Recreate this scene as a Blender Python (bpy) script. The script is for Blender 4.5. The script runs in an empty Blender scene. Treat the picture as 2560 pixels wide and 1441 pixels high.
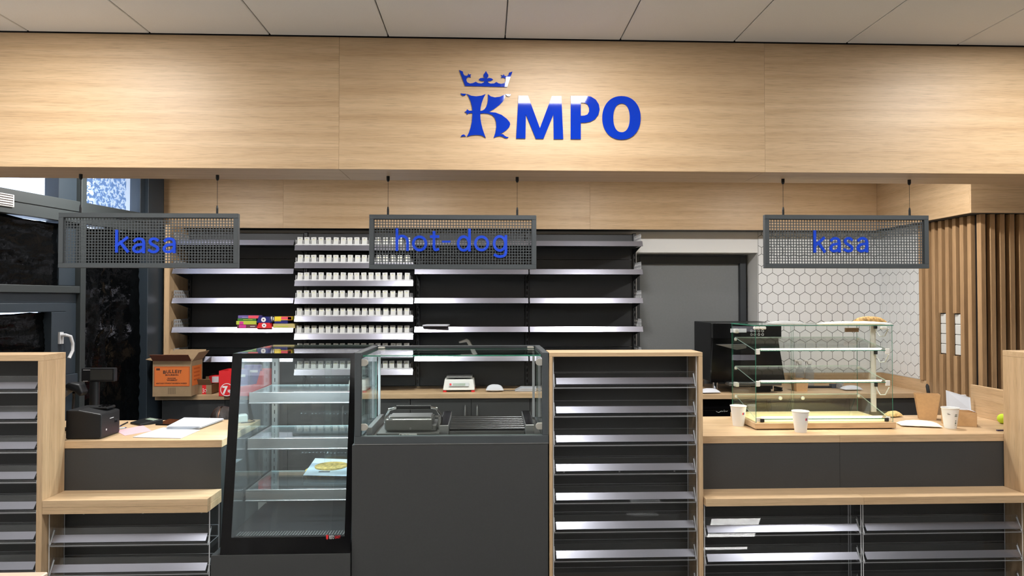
import bpy, bmesh, math, random
from mathutils import Vector, Matrix
random.seed(7)
sc = bpy.context.scene
C = sc.collection

# ------------------------------------------------------------------ camera
FPX = 1707.0; CAMH = 1.68
PSI = math.atan(65 / FPX); TH = math.atan(30 / FPX)
Fw = Vector((math.sin(PSI) * math.cos(TH), math.cos(PSI) * math.cos(TH), math.sin(TH)))
Rt = Vector((math.cos(PSI), -math.sin(PSI), 0)); Up = Rt.cross(Fw)
cd = bpy.data.cameras.new('camera'); cam = bpy.data.objects.new('camera', cd); C.objects.link(cam)
cd.sensor_fit = 'HORIZONTAL'; cd.sensor_width = 36; cd.lens = 36 * FPX / 2560
cd.clip_start = 0.05; cd.clip_end = 200
cam.matrix_world = Matrix(((Rt.x, Up.x, -Fw.x, 0), (Rt.y, Up.y, -Fw.y, 0), (Rt.z, Up.z, -Fw.z, CAMH), (0, 0, 0, 1)))
sc.camera = cam

# ------------------------------------------------------------------ world, lamps, exposure
w = bpy.data.worlds.new('world'); sc.world = w; w.use_nodes = True
w.node_tree.nodes['Background'].inputs[0].default_value = (0.80, 0.88, 1.0, 1)
w.node_tree.nodes['Background'].inputs[1].default_value = 3.0
vs = sc.view_settings
vs.view_transform = 'Standard'; vs.look = 'None'; vs.exposure = 0.5; vs.gamma = 1.0; vs.use_curve_mapping = False
cy = sc.cycles
cy.max_bounces = 8; cy.diffuse_bounces = 3; cy.glossy_bounces = 4; cy.transmission_bounces = 6
cy.transparent_max_bounces = 32; cy.sample_clamp_indirect = 4.0; cy.sample_clamp_direct = 0
cy.caustics_reflective = False; cy.caustics_refractive = False; cy.blur_glossy = 0.5

def area(name, loc, sx, sy, power, col, shape='RECTANGLE', rot=(0, 0, 0), spread=180):
    l = bpy.data.lights.new(name, 'AREA'); l.shape = shape; l.size = sx
    if shape in ('RECTANGLE', 'ELLIPSE'): l.size_y = sy
    l.energy = power; l.color = col; l.spread = math.radians(spread)
    o = bpy.data.objects.new(name, l); o.location = loc; o.rotation_euler = rot; C.objects.link(o)
    return o

ZC = 3.075                # shop ceiling
ZA = 2.78                 # lower ceiling over the serving aisle
TILE = 0.615
PANEL_X = [0.4075 + 4 * TILE * k for k in (-1, 0, 1)]
PANEL_Y = [2.69, 0.24, -2.2, -4.6]
COOL = (1.0, 0.985, 0.958); WARM = (1.0, 0.985, 0.955)
PANEL_L = 25.5            # radiance of the square panel lamps (their diffusers glow)
DOWN_X = [-2.45, -0.7, 1.0, 2.75]
DOWN_L = 255.0            # radiance of the round downlights over the aisle

# ------------------------------------------------------------------ survey helpers (photo pixel -> place)
def ray(px, py): return Fw + Rt * ((px - 1280) / FPX) + Up * ((720.5 - py) / FPX)
def at(px, py, Y):
    d = ray(px, py); k = Y / d.y; return d.x * k, CAMH + d.z * k
def atZ(px, py, Z):
    d = ray(px, py); k = (Z - CAMH) / d.z; return d.x * k, d.y * k
def atX(px, py, X):
    d = ray(px, py); k = X / d.x; return d.y * k, CAMH + d.z * k

# ------------------------------------------------------------------ materials
def lin(c):
    c = c / 255.0
    return c / 12.92 if c <= 0.04045 else ((c + 0.055) / 1.055) ** 2.4
def rgb(r, g, b): return (lin(r), lin(g), lin(b), 1)
MATS = {}
def newmat(name):
    m = bpy.data.materials.new(name); m.use_nodes = True; MATS[name] = m
    nt = m.node_tree; return m, nt, nt.nodes['Principled BSDF']
def mat(name, col, rough=0.5, metal=0.0, spec=0.5, coat=0.0, noise=0.0, nscale=30.0, bump=0.0, bscale=80.0, trans=0.0, ani=0.0, stretch=None):
    m, nt, b = newmat(name)
    b.inputs['Base Color'].default_value = rgb(*col)
    b.inputs['Roughness'].default_value = rough; b.inputs['Metallic'].default_value = metal
    b.inputs['Specular IOR Level'].default_value = spec; b.inputs['Coat Weight'].default_value = coat
    b.inputs['Coat Roughness'].default_value = 0.03; b.inputs['Transmission Weight'].default_value = trans
    if noise or bump:
        tc = nt.nodes.new('ShaderNodeTexCoord'); mp = nt.nodes.new('ShaderNodeMapping')
        nt.links.new(tc.outputs['Object'], mp.inputs[0])
        if stretch: mp.inputs['Scale'].default_value = stretch
    if noise:
        n = nt.nodes.new('ShaderNodeTexNoise'); n.inputs['Scale'].default_value = nscale; n.inputs['Detail'].default_value = 5
        nt.links.new(mp.outputs[0], n.inputs[0])
        r = nt.nodes.new('ShaderNodeMapRange'); r.inputs[1].default_value = 0.3; r.inputs[2].default_value = 0.7
        r.inputs[3].default_value = 1 - noise; r.inputs[4].default_value = 1 + noise
        nt.links.new(n.outputs[0], r.inputs[0])
        mx = nt.nodes.new('ShaderNodeMix'); mx.data_type = 'RGBA'; mx.blend_type = 'MULTIPLY'; mx.inputs[0].default_value = 1
        mx.inputs[6].default_value = rgb(*col); nt.links.new(r.outputs[0], mx.inputs[7]); nt.links.new(mx.outputs[2], b.inputs['Base Color'])
    if bump:
        n2 = nt.nodes.new('ShaderNodeTexNoise'); n2.inputs['Scale'].default_value = bscale; n2.inputs['Detail'].default_value = 4
        nt.links.new(mp.outputs[0], n2.inputs[0])
        bp = nt.nodes.new('ShaderNodeBump'); bp.inputs['Strength'].default_value = bump; bp.inputs['Distance'].default_value = 0.01
        nt.links.new(n2.outputs[0], bp.inputs['Height']); nt.links.new(bp.outputs[0], b.inputs['Normal'])
    return m
def wood(name, axis, light=(212, 182, 145), dark=(188, 156, 119), rough=0.42):
    m, nt, b = newmat(name)
    N = nt.nodes.new; L = nt.links.new
    tc = N('ShaderNodeTexCoord'); oi = N('ShaderNodeObjectInfo')
    ad = N('ShaderNodeVectorMath'); ad.operation = 'ADD'
    mu = N('ShaderNodeMath'); mu.operation = 'MULTIPLY'; mu.inputs[1].default_value = 37.0
    L(oi.outputs['Random'], mu.inputs[0]); L(tc.outputs['Object'], ad.inputs[0]); L(mu.outputs[0], ad.inputs[1])
    def nz(along, across, det, dist=0.0):
        mp = N('ShaderNodeMapping'); s = [across] * 3; s['xyz'.index(axis)] = along
        mp.inputs['Scale'].default_value = s; L(ad.outputs[0], mp.inputs[0])
        n = N('ShaderNodeTexNoise'); n.inputs['Scale'].default_value = 1; n.inputs['Detail'].default_value = det
        n.inputs['Roughness'].default_value = 0.6; n.inputs['Distortion'].default_value = dist
        L(mp.outputs[0], n.inputs[0]); return n
    a = nz(0.7, 22, 7, 0.5); f = nz(9.0, 420, 3)
    cr = N('ShaderNodeValToRGB'); cr.color_ramp.elements[0].position = 0.28; cr.color_ramp.elements[0].color = rgb(*dark)
    cr.color_ramp.elements[1].position = 0.68; cr.color_ramp.elements[1].color = rgb(*light)
    L(a.outputs[0], cr.inputs[0])
    r = N('ShaderNodeMapRange'); r.inputs[1].default_value = 0.34; r.inputs[2].default_value = 0.5; r.inputs[3].default_value = 0.72; r.inputs[4].default_value = 1.02
    L(f.outputs[0], r.inputs[0])
    mx = N('ShaderNodeMix'); mx.data_type = 'RGBA'; mx.blend_type = 'MULTIPLY'; mx.inputs[0].default_value = 0.8
    L(cr.outputs[0], mx.inputs[6]); L(r.outputs[0], mx.inputs[7]); L(mx.outputs[2], b.inputs['Base Color'])
    b.inputs['Roughness'].default_value = rough; b.inputs['Specular IOR Level'].default_value = 0.4
    bp = N('ShaderNodeBump'); bp.inputs['Strength'].default_value = 0.12; bp.inputs['Distance'].default_value = 0.002
    L(f.outputs[0], bp.inputs['Height']); L(bp.outputs[0], b.inputs['Normal'])
    return m
def glass(name, tint=(250, 253, 251), ior=1.45, boost=1.0, haze=0.0):
    m = bpy.data.materials.new(name); m.use_nodes = True; MATS[name] = m; nt = m.node_tree
    nt.nodes.clear(); N = nt.nodes.new; L = nt.links.new
    o = N('ShaderNodeOutputMaterial'); t = N('ShaderNodeBsdfTransparent'); g = N('ShaderNodeBsdfGlossy'); mx = N('ShaderNodeMixShader'); fr = N('ShaderNodeFresnel')
    t.inputs[0].default_value = rgb(*tint); g.inputs[0].default_value = (1, 1, 1, 1); g.inputs['Roughness'].default_value = 0.0
    ge = N('ShaderNodeNewGeometry'); mr = N('ShaderNodeMapRange'); mr.inputs[3].default_value = ior; mr.inputs[4].default_value = 1 / ior
    L(ge.outputs['Backfacing'], mr.inputs[0]); L(mr.outputs[0], fr.inputs[0])
    mu = N('ShaderNodeMath'); mu.operation = 'MULTIPLY'; mu.inputs[1].default_value = boost; mu.use_clamp = True
    L(fr.outputs[0], mu.inputs[0]); L(mu.outputs[0], mx.inputs[0]); L(t.outputs[0], mx.inputs[1]); L(g.outputs[0], mx.inputs[2])
    if haze:
        d = N('ShaderNodeBsdfDiffuse'); d.inputs[0].default_value = (0.8, 0.82, 0.85, 1); m2 = N('ShaderNodeMixShader'); m2.inputs[0].default_value = haze
        L(mx.outputs[0], m2.inputs[1]); L(d.outputs[0], m2.inputs[2]); L(m2.outputs[0], o.inputs[0])
    else: L(mx.outputs[0], o.inputs[0])
    return m
def edge(name, col, clear=0.35, rough=0.1):
    m = bpy.data.materials.new(name); m.use_nodes = True; MATS[name] = m; nt = m.node_tree; b = nt.nodes['Principled BSDF']
    b.inputs['Base Color'].default_value = rgb(*col); b.inputs['Roughness'].default_value = rough
    t = nt.nodes.new('ShaderNodeBsdfTransparent'); mx = nt.nodes.new('ShaderNodeMixShader'); mx.inputs[0].default_value = clear
    nt.links.new(b.outputs[0], mx.inputs[1]); nt.links.new(t.outputs[0], mx.inputs[2]); nt.links.new(mx.outputs[0], nt.nodes['Material Output'].inputs[0])
    return m
def emit(name, col, s):
    m = bpy.data.materials.new(name); m.use_nodes = True; MATS[name] = m; nt = m.node_tree
    nt.nodes.clear(); e = nt.nodes.new('ShaderNodeEmission'); e.inputs[0].default_value = rgb(*col); e.inputs[1].default_value = s
    o = nt.nodes.new('ShaderNodeOutputMaterial'); nt.links.new(e.outputs[0], o.inputs[0]); return m

WX = wood('oak_grain_x', 'x'); WZ = wood('oak_grain_z', 'z'); WY = wood('oak_grain_y', 'y')
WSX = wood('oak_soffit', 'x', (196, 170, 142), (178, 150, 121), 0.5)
SLAT = wood('oak_slat', 'z', (196, 158, 116), (164, 128, 90), 0.6)
ANTH = mat('anthracite_laminate', (52, 53, 53), 0.6, noise=0.05, nscale=120)
ANTHM = mat('anthracite_powder_coat', (62, 67, 70), 0.5, noise=0.03, nscale=200)
SHELFM = mat('shelf_steel_dark_grey', (58, 60, 63), 0.5)
BLACK = mat('black_plastic', (20, 21, 23), 0.42, spec=0.35)
BLACKG = mat('black_gloss', (9, 9, 11), 0.12, spec=0.25)
DARKFRAME = mat('window_frame_blue_grey', (42, 51, 59), 0.45)
GREYFRAME = mat('window_mullion_grey', (48, 53, 54), 0.5)
FILM = mat('black_plastic_film', (6, 7, 8), 0.14, bump=0.7, bscale=16.0, spec=0.14)
ALU = mat('aluminium_price_rail', (178, 178, 192), 0.27, metal=0.92, noise=0.03, nscale=40, stretch=(0.3, 20, 20))
ALU2 = mat('aluminium_frosted_strip', (150, 152, 163), 0.26, metal=0.9)
STEEL = mat('brushed_steel', (190, 190, 190), 0.32, metal=0.95, noise=0.06, nscale=30, stretch=(1, 12, 12))
STEELD = mat('darker_steel', (140, 140, 138), 0.35, metal=0.9)
CHROME = mat('chrome', (225, 225, 228), 0.08, metal=1.0)
WHITE = mat('white_plaster', (234, 233, 231), 0.7)
CEIL = mat('ceiling_tile_white', (226, 225, 223), 0.75, noise=0.02, nscale=300)
GROUT = mat('dark_grout', (34, 34, 36), 0.9)
TILEM = mat('white_glazed_tile', (234, 236, 237), 0.22)
DOORG = mat('grey_door_leaf', (124, 127, 129), 0.5, noise=0.03, nscale=60)
WPL = mat('white_plastic', (228, 228, 224), 0.4)
GPL = mat('grey_white_metal', (206, 207, 210), 0.4, metal=0.1)
PAPER = mat('white_paper', (208, 210, 217), 0.8)
PINK = mat('pink_paper', (226, 170, 176), 0.8)
KRAFT = mat('kraft_card', (204, 164, 118), 0.8, noise=0.05, nscale=60)
KRAFTD = mat('brown_corrugated_card', (152, 127, 96), 0.85, noise=0.05, nscale=40)
KRAFTI = mat('brown_card_printed_flap', (112, 66, 48), 0.85)
ORANGE = mat('orange_print', (214, 112, 48), 0.7)
ORANGED = mat('dark_orange_print', (188, 84, 30), 0.7)
INK = mat('dark_ink', (52, 38, 34), 0.7)
BARC = mat('faint_barcode_print', (120, 100, 76), 0.8)
RED = mat('red_card', (222, 40, 46), 0.5)
WHT = mat('white_print', (240, 240, 240), 0.6)
PURPLE = mat('purple_card', (110, 92, 160), 0.5)
NAVY = mat('navy_card', (26, 30, 110), 0.5)
LIME = mat('lime_card', (190, 200, 70), 0.5)
GREEN = mat('green_card', (60, 120, 50), 0.5)
PINKC = mat('magenta_card', (214, 60, 150), 0.5)
CORAL = mat('coral_card', (236, 84, 104), 0.5)
BROWNC = mat('brown_card', (104, 58, 66), 0.5)
GOLDC = mat('gold_card', (200, 182, 120), 0.4)
YELL = mat('yellow_card', (246, 216, 60), 0.5)
BLUE = mat('blue_gloss_acrylic', (0, 48, 172), 0.05, spec=0.55)
BLUE.node_tree.nodes['Principled BSDF'].inputs['Coat Weight'].default_value = 0.0
BLUES = mat('blue_sign_letter', (4, 62, 196), 0.3)
GREYSIDE = mat('letter_side_grey', (120, 124, 150), 0.5)
BREAD = mat('bread_crust', (206, 176, 118), 0.8, noise=0.35, nscale=60)
BALL = mat('lime_felt', (200, 226, 60), 0.9)
HAIR = mat('dark_brown_hair', (40, 29, 24), 0.4, noise=0.5, nscale=12, stretch=(3, 22, 3), bump=.5, bscale=18)
SKIN = mat('skin', (214, 160, 130), 0.55)
CLOTH = mat('dark_top_fabric', (52, 54, 60), 0.9)
JEAN = mat('dark_jeans', (44, 52, 72), 0.9)
LCD = mat('lcd_screen', (150, 164, 148), 0.25)
LEDY = mat('warm_lit_plate_tint', (255, 232, 168), 0.35)  # cream yellow puts the warm LED light of the glass base into the colour
MATT = mat('matt_black_rubber', (30, 30, 31), 0.8)
FLOORM, _nt, _b = newmat('floor_tile_dark')
_tc = _nt.nodes.new('ShaderNodeTexCoord'); _br = _nt.nodes.new('ShaderNodeTexBrick'); _br.offset = 0.0
_br.inputs['Color1'].default_value = rgb(140, 138, 135); _br.inputs['Color2'].default_value = rgb(146, 144, 140); _br.inputs['Mortar'].default_value = rgb(176, 172, 168)
_br.inputs['Scale'].default_value = 1.0; _br.inputs['Mortar Size'].default_value = 0.004; _br.inputs['Brick Width'].default_value = 0.6; _br.inputs['Row Height'].default_value = 0.6
_nt.links.new(_tc.outputs['Object'], _br.inputs[0]); _nt.links.new(_br.outputs[0], _b.inputs['Base Color']); _b.inputs['Roughness'].default_value = 0.3
GLASS = glass('clear_glass', (251, 253, 252), 1.45, 0.8); GEDGE = edge('green_glass_edge', (62, 132, 108), 0.2)
GEDGEL = edge('pale_glass_edge', (188, 214, 206), 0.3)
ACR = glass('clear_acrylic', (248, 249, 250), 1.42, 0.8); ACRE = edge('bright_acrylic_edge', (238, 239, 242), 0.2)
FGLASS = glass('reflection_veil_glass', (246, 251, 251), 1.45, 1.0, 0.026)  # small diffuse share imitates the veil of shop and LED reflections
FROST = glass('window_glass', (240, 246, 255), 1.45, 0.7)
BAGM = glass('clear_plastic_bag', (240, 240, 238), 1.4, 1.6, 0.35)
PETG = glass('clear_bottle_plastic', (236, 238, 240), 1.4, 1.2, 0.25)
LEDW = emit('led_strip_warm', (255, 244, 220), 6.0)
LEDC = emit('led_strip_cool', (226, 240, 255), 14.0)
# torn translucent foil on the window
FOIL, _nt, _b = newmat('torn_window_foil')
_n = _nt.nodes.new('ShaderNodeTexNoise'); _n.inputs['Scale'].default_value = 34; _n.inputs['Detail'].default_value = 6; _n.inputs['Roughness'].default_value = 0.7
_tc = _nt.nodes.new('ShaderNodeTexCoord'); _nt.links.new(_tc.outputs['Object'], _n.inputs[0])
_r = _nt.nodes.new('ShaderNodeValToRGB'); _r.color_ramp.elements[0].position = 0.5; _r.color_ramp.elements[1].position = 0.53
_nt.links.new(_n.outputs[0], _r.inputs[0])
_t = _nt.nodes.new('ShaderNodeBsdfTransparent'); _tl = _nt.nodes.new('ShaderNodeBsdfTranslucent'); _tl.inputs[0].default_value = (0.35, 0.42, 0.52, 1)
_mx = _nt.nodes.new('ShaderNodeMixShader'); _nt.links.new(_r.outputs[0], _mx.inputs[0]); _nt.links.new(_tl.outputs[0], _mx.inputs[1]); _nt.links.new(_t.outputs[0], _mx.inputs[2])
_nt.links.new(_mx.outputs[0], _nt.nodes['Material Output'].inputs[0])

# ------------------------------------------------------------------ mesh helpers
ORG = {}
class MB:
    def __init__(s): s.v = []; s.f = []; s.m = []
    def add(s, vs, fs, m=0):
        b = len(s.v); s.v += [tuple(p) for p in vs]
        for i, f in enumerate(fs):
            s.f.append([b + k for k in f]); s.m.append(m[i] if isinstance(m, (list, tuple)) else m)
        return s
    def hexa(s, p, m=0):      # p: 4 bottom (ccw from above), 4 top
        return s.add(p, [(3, 2, 1, 0), (4, 5, 6, 7), (0, 1, 5, 4), (1, 2, 6, 5), (2, 3, 7, 6), (3, 0, 4, 7)], m)
    def box(s, x0, x1, y0, y1, z0, z1, m=0):
        if x0 > x1: x0, x1 = x1, x0
        if y0 > y1: y0, y1 = y1, y0
        if z0 > z1: z0, z1 = z1, z0
        return s.hexa([(x0, y0, z0), (x1, y0, z0), (x1, y1, z0), (x0, y1, z0), (x0, y0, z1), (x1, y0, z1), (x1, y1, z1), (x0, y1, z1)], m)
    def pane(s, x0, x1, y0, y1, z0, z1):   # thin axis faces -> slot 0, edges -> slot 1
        d = (abs(x1 - x0), abs(y1 - y0), abs(z1 - z0)); k = d.index(min(d))
        mm = {0: [1, 1, 1, 0, 1, 0], 1: [1, 1, 0, 1, 0, 1], 2: [0, 0, 1, 1, 1, 1]}[k]
        return s.box(x0, x1, y0, y1, z0, z1, mm)
    def slab(s, a, b, c, d, n, t, m=(0, 1)):  # quad abcd extruded by n*t, faces slot m0 / edges m1
        n = Vector(n).normalized() * t
        p = [Vector(q) for q in (a, b, c, d)]
        return s.hexa([*p, *[q + n for q in p]], [m[0], m[0], m[1], m[1], m[1], m[1]])
    def prism(s, poly, ax, a, b, m=0):       # 2D polygon extruded along axis
        n = len(poly)
        def P(q, t): return (t, q[0], q[1]) if ax == 'x' else ((q[0], t, q[1]) if ax == 'y' else (q[0], q[1], t))
        vs = [P(q, a) for q in poly] + [P(q, b) for q in poly]
        fs = [tuple(range(n))[::-1], tuple(range(n, 2 * n))] + [(i, (i + 1) % n, n + (i + 1) % n, n + i) for i in range(n)]
        return s.add(vs, fs, m)
    def tube(s, pts, r, n=8, m=0, cap=True):
        pts = [Vector(p) for p in pts]; rr = r if isinstance(r, (list, tuple)) else [r] * len(pts)
        b = len(s.v); prev = None
        for i, p in enumerate(pts):
            d = (pts[min(i + 1, len(pts) - 1)] - pts[max(i - 1, 0)]).normalized()
            if prev is None:
                u = d.cross(Vector((0, 0, 1)) if abs(d.z) < 0.9 else Vector((1, 0, 0))).normalized()
            else: u = (prev - d * prev.dot(d)).normalized()
            prev = u; v = d.cross(u)
            for k in range(n):
                a = 2 * math.pi * k / n; s.v.append(tuple(p + (u * math.cos(a) + v * math.sin(a)) * rr[i]))
        for i in range(len(pts) - 1):
            for k in range(n):
                s.f.append([b + i * n + k, b + i * n + (k + 1) % n, b + (i + 1) * n + (k + 1) % n, b + (i + 1) * n + k]); s.m.append(m)
        if cap:
            s.f.append([b + k for k in range(n)][::-1]); s.m.append(m)
            s.f.append([b + (len(pts) - 1) * n + k for k in range(n)]); s.m.append(m)
        return s
    def lathe(s, prof, cx=0, cy=0, n=24, m=0):
        b = len(s.v)
        for r, z in prof:
            for k in range(n):
                a = 2 * math.pi * k / n; s.v.append((cx + r * math.cos(a), cy + r * math.sin(a), z))
        for i in range(len(prof) - 1):
            for k in range(n):
                s.f.append([b + i * n + k, b + i * n + (k + 1) % n, b + (i + 1) * n + (k + 1) % n, b + (i + 1) * n + k]); s.m.append(m)
        s.f.append([b + k for k in range(n)][::-1]); s.m.append(m)
        s.f.append([b + (len(prof) - 1) * n + k for k in range(n)]); s.m.append(m)
        return s
    def build(s, name, mats, parent=None, bev=0, smooth=False, local=False, label=None):
        org = Vector((0, 0, 0)) if (parent is None or local) else ORG.get(parent.name, Vector((0, 0, 0)))
        me = bpy.data.meshes.new(name)
        me.from_pydata([tuple(Vector(p) - org) for p in s.v], [], s.f)
        if not isinstance(mats, (list, tuple)): mats = [mats]
        for q in mats: me.materials.append(q)
        me.polygons.foreach_set('material_index', s.m)
        bm = bmesh.new(); bm.from_mesh(me)
        bmesh.ops.recalc_face_normals(bm, faces=bm.faces)
        if bev:
            es = [e for e in bm.edges if len(e.link_faces) == 2 and e.calc_face_angle(0) > 0.6]
            bmesh.ops.bevel(bm, geom=es, offset=bev, segments=2 if bev > 0.004 else 1, affect='EDGES', profile=0.5, clamp_overlap=True)
        bm.to_mesh(me); bm.free()
        if smooth:
            me.polygons.foreach_set('use_smooth', [True] * len(me.polygons))
            try: me.set_sharp_from_angle(angle=math.radians(40))
            except Exception: pass
        o = bpy.data.objects.new(name, me); C.objects.link(o)
        if parent is not None: o.parent = parent
        ORG[o.name] = org
        if label: o['label'] = label
        return o
def tag(o, label, cat, group=None):
    o['label'] = label; o['category'] = cat
    if group: o['group'] = group
    return o
def thing(name, label, cat, loc=(0, 0, 0), rotz=0, group=None):
    o = bpy.data.objects.new(name, None); C.objects.link(o); o.empty_display_size = 0.1
    o.location = loc; o.rotation_euler = (0, 0, rotz); ORG[o.name] = Vector(loc)
    return tag(o, label, cat, group)
def struct(o, label=None):
    o['kind'] = 'structure'
    if label: o['label'] = label
    return o
def sempty(name, loc=(0, 0, 0), rotz=0, label=None):
    o = bpy.data.objects.new(name, None); C.objects.link(o); o.empty_display_size = 0.1
    o.location = loc; o.rotation_euler = (0, 0, rotz); ORG[o.name] = Vector(loc)
    return struct(o, label)
def inst(o, name=None, loc=None, rot=None, parent=None):       # one object sharing mesh data
    c = o.copy(); C.objects.link(c)
    if name: c.name = name
    if loc is not None: c.location = loc
    if rot is not None: c.rotation_euler = rot
    c.parent = parent if parent is not None else o.parent
    ORG[c.name] = ORG.get(o.name, Vector((0, 0, 0)))
    return c
def copy_tree(o, loc, rotz=None, label=None, parent=None):
    c = o.copy(); C.objects.link(c); c.parent = parent
    if loc is not None: c.location = loc; ORG[c.name] = Vector(loc)
    if rotz is not None: c.rotation_euler = (0, 0, rotz)
    if label: c['label'] = label
    for ch in list(o.children): copy_tree(ch, None, None, None, c)
    return c
def B(name, m, parent, *bx, bev=0, label=None):
    mb = MB()
    for q in bx: mb.box(*q)
    return mb.build(name, m, parent, bev=bev, label=label)
def curve_mesh(name, splines, depth, m, parent=None, local=False, mside=None):
    """filled outlines in the x-z plane (list of point lists, world x, z) as a slab of given depth, front at y=0"""
    cu = bpy.data.curves.new(name, 'CURVE'); cu.dimensions = '2D'; cu.fill_mode = 'BOTH'; cu.extrude = depth / 2
    for pts in splines:
        sp = cu.splines.new('POLY'); sp.points.add(len(pts) - 1); sp.use_cyclic_u = True
        for p, q in zip(sp.points, pts): p.co = (q[0], q[1], 0, 1)
    return _conv(name, cu, depth, m, mside)
def _conv(name, cu, depth, m, mside=None):
    t = bpy.data.objects.new('tmp', cu); C.objects.link(t); dg = bpy.context.evaluated_depsgraph_get(); dg.update()
    me = bpy.data.meshes.new_from_object(t.evaluated_get(dg)); bpy.data.objects.remove(t); bpy.data.curves.remove(cu)
    me.name = name
    for v in me.vertices:   # x,y(z up) -> x, depth, z ; front face (z=+d/2) looks to -y
        x, y, z = v.co; v.co = (x, -z + depth / 2, y)
    me.materials.clear(); me.materials.append(m)
    if mside: me.materials.append(mside)
    me.update()
    for p in me.polygons: p.material_index = 1 if (mside and abs(p.normal.y) < 0.5) else 0
    return me
def obj_from(me, name, loc, parent=None, rot=(0, 0, 0)):
    o = bpy.data.objects.new(name, me); C.objects.link(o); o.rotation_euler = rot
    org = ORG.get(parent.name, Vector((0, 0, 0))) if parent is not None else Vector((0, 0, 0))
    o.location = Vector(loc) - org; o.parent = parent; ORG[o.name] = org
    return o
def text_mesh(s, depth, m, mside=None, spacing=1.0, bold=0.0):
    cu = bpy.data.curves.new('t', 'FONT'); cu.body = s; cu.extrude = depth / 2; cu.size = 1; cu.space_character = spacing; cu.offset = bold; cu.resolution_u = 5
    return _conv('text', cu, depth, m, mside)
def text_fit(s, name, x0, x1, z0, z1, y, m, parent, depth=0.001, rot=(0, 0, 0), spacing=1.0, bold=0.0, mside=None):
    """text filling the box x0..x1, z0..z1 with its front at y (facing -y)"""
    me = text_mesh(s, depth, m, mside, spacing, bold)
    xs = [v.co.x for v in me.vertices]; zs = [v.co.z for v in me.vertices]
    ax, bx, az, bz = min(xs), max(xs), min(zs), max(zs)
    for v in me.vertices:
        v.co.x = (v.co.x - ax) / (bx - ax) * (x1 - x0); v.co.z = (v.co.z - az) / (bz - az) * (z1 - z0)
    return obj_from(me, name, (x0, y, z0), parent, rot)
ORD = ['first', 'second', 'third', 'fourth', 'fifth', 'sixth', 'seventh', 'eighth', 'ninth', 'tenth', 'eleventh', 'twelfth', 'thirteenth', 'fourteenth', 'fifteenth', 'sixteenth']
# ================================================================== SETTING
fl = MB().box(-4.2, 6.0, -7.0, 6.7, -0.05, 0).build('floor', FLOORM); struct(fl)
# ceiling of the shop: slab, tiles in the strip the photo shows, lamp housings
ceil = MB().box(-4.2, 6.0, -7.0, 3.62, ZC + 0.02, ZC + 0.1).build('ceiling', CEIL); struct(ceil)
t0 = MB().box(-TILE / 2 + 0.003, TILE / 2 - 0.003, -0.297, 0.297, -0.008, 0.02)
proto = None
lamp_x = PANEL_X
for r, yc in enumerate((3.295, 2.69)):
    for k in range(-6, 8):
        xc = 0.4075 + k * TILE
        if r == 1 and min(abs(xc - q) for q in lamp_x) < 0.1: continue
        if proto is None:
            proto = t0.build('ceiling_tile', CEIL, ceil, bev=0.003); o = proto
        else: o = inst(proto, 'ceiling_tile', parent=ceil)
        o.location = (xc, yc, ZC)
MB().box(-4.2, 6.0, -7.0, 2.385, ZC - 0.003, ZC + 0.02).build('plain_field', CEIL, ceil)
lowc = MB().box(-4.2, 6.0, 3.9, 6.7, ZA, ZA + 0.08).build('ceiling_aisle', CEIL); struct(lowc)
def glow(name, c, L):
    m = emit(name, (255, 255, 255), L); m.node_tree.nodes['Emission'].inputs[0].default_value = (*c, 1); return m
PGLOW = glow('panel_lamp_glow', COOL, PANEL_L); DGLOW = glow('downlight_glow', WARM, DOWN_L)
for j, yy in enumerate(PANEL_Y):
    for i, xx in enumerate(PANEL_X):
        t = thing('ceiling_panel_lamp', 'square flat ceiling panel lamp %s row before the wooden beam, %s along it' % (ORD[j], ORD[i]), 'lamp', (xx, yy, ZC - 0.006), group='square ceiling panel lamps')
        mb = MB()
        for q in ((-.3, -.285, -.297, .297), (.285, .3, -.297, .297), (-.285, .285, -.297, -.285), (-.285, .285, .285, .297)): mb.box(*q, -0.004, 0.02)
        mb.build('frame', WPL, t, local=True); MB().add([(-.283, -.283, .003), (.283, -.283, .003), (.283, .283, .003), (-.283, .283, .003)], [(0, 1, 2, 3)]).build('diffuser', PGLOW, t, local=True)
for i, xx in enumerate(DOWN_X):
    t = thing('recessed_downlight', 'round recessed downlight over the serving aisle, %s along the row' % ORD[i], 'lamp', (xx, 4.72, ZA), group='aisle downlights')
    MB().lathe([(0.125, -0.004), (0.125, 0.0), (0.1, 0.0), (0.1, -0.004)], n=28).build('trim_ring', WPL, t, local=True)
    MB().add([(.095 * math.cos(k * math.pi / 16), .095 * math.sin(k * math.pi / 16), -.006) for k in range(32)], [tuple(range(32))]).build('lens', DGLOW, t, local=True)
# room shell
struct(MB().box(-3.9, 6.0, -7.1, -7.0, 0, 3.1).build('wall_front', mat('far_wall_grey', (132, 130, 127), .8)))
struct(MB().box(6.0, 6.1, -7.1, 6.7, 0, 3.1).build('wall_right', WHITE))

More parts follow.
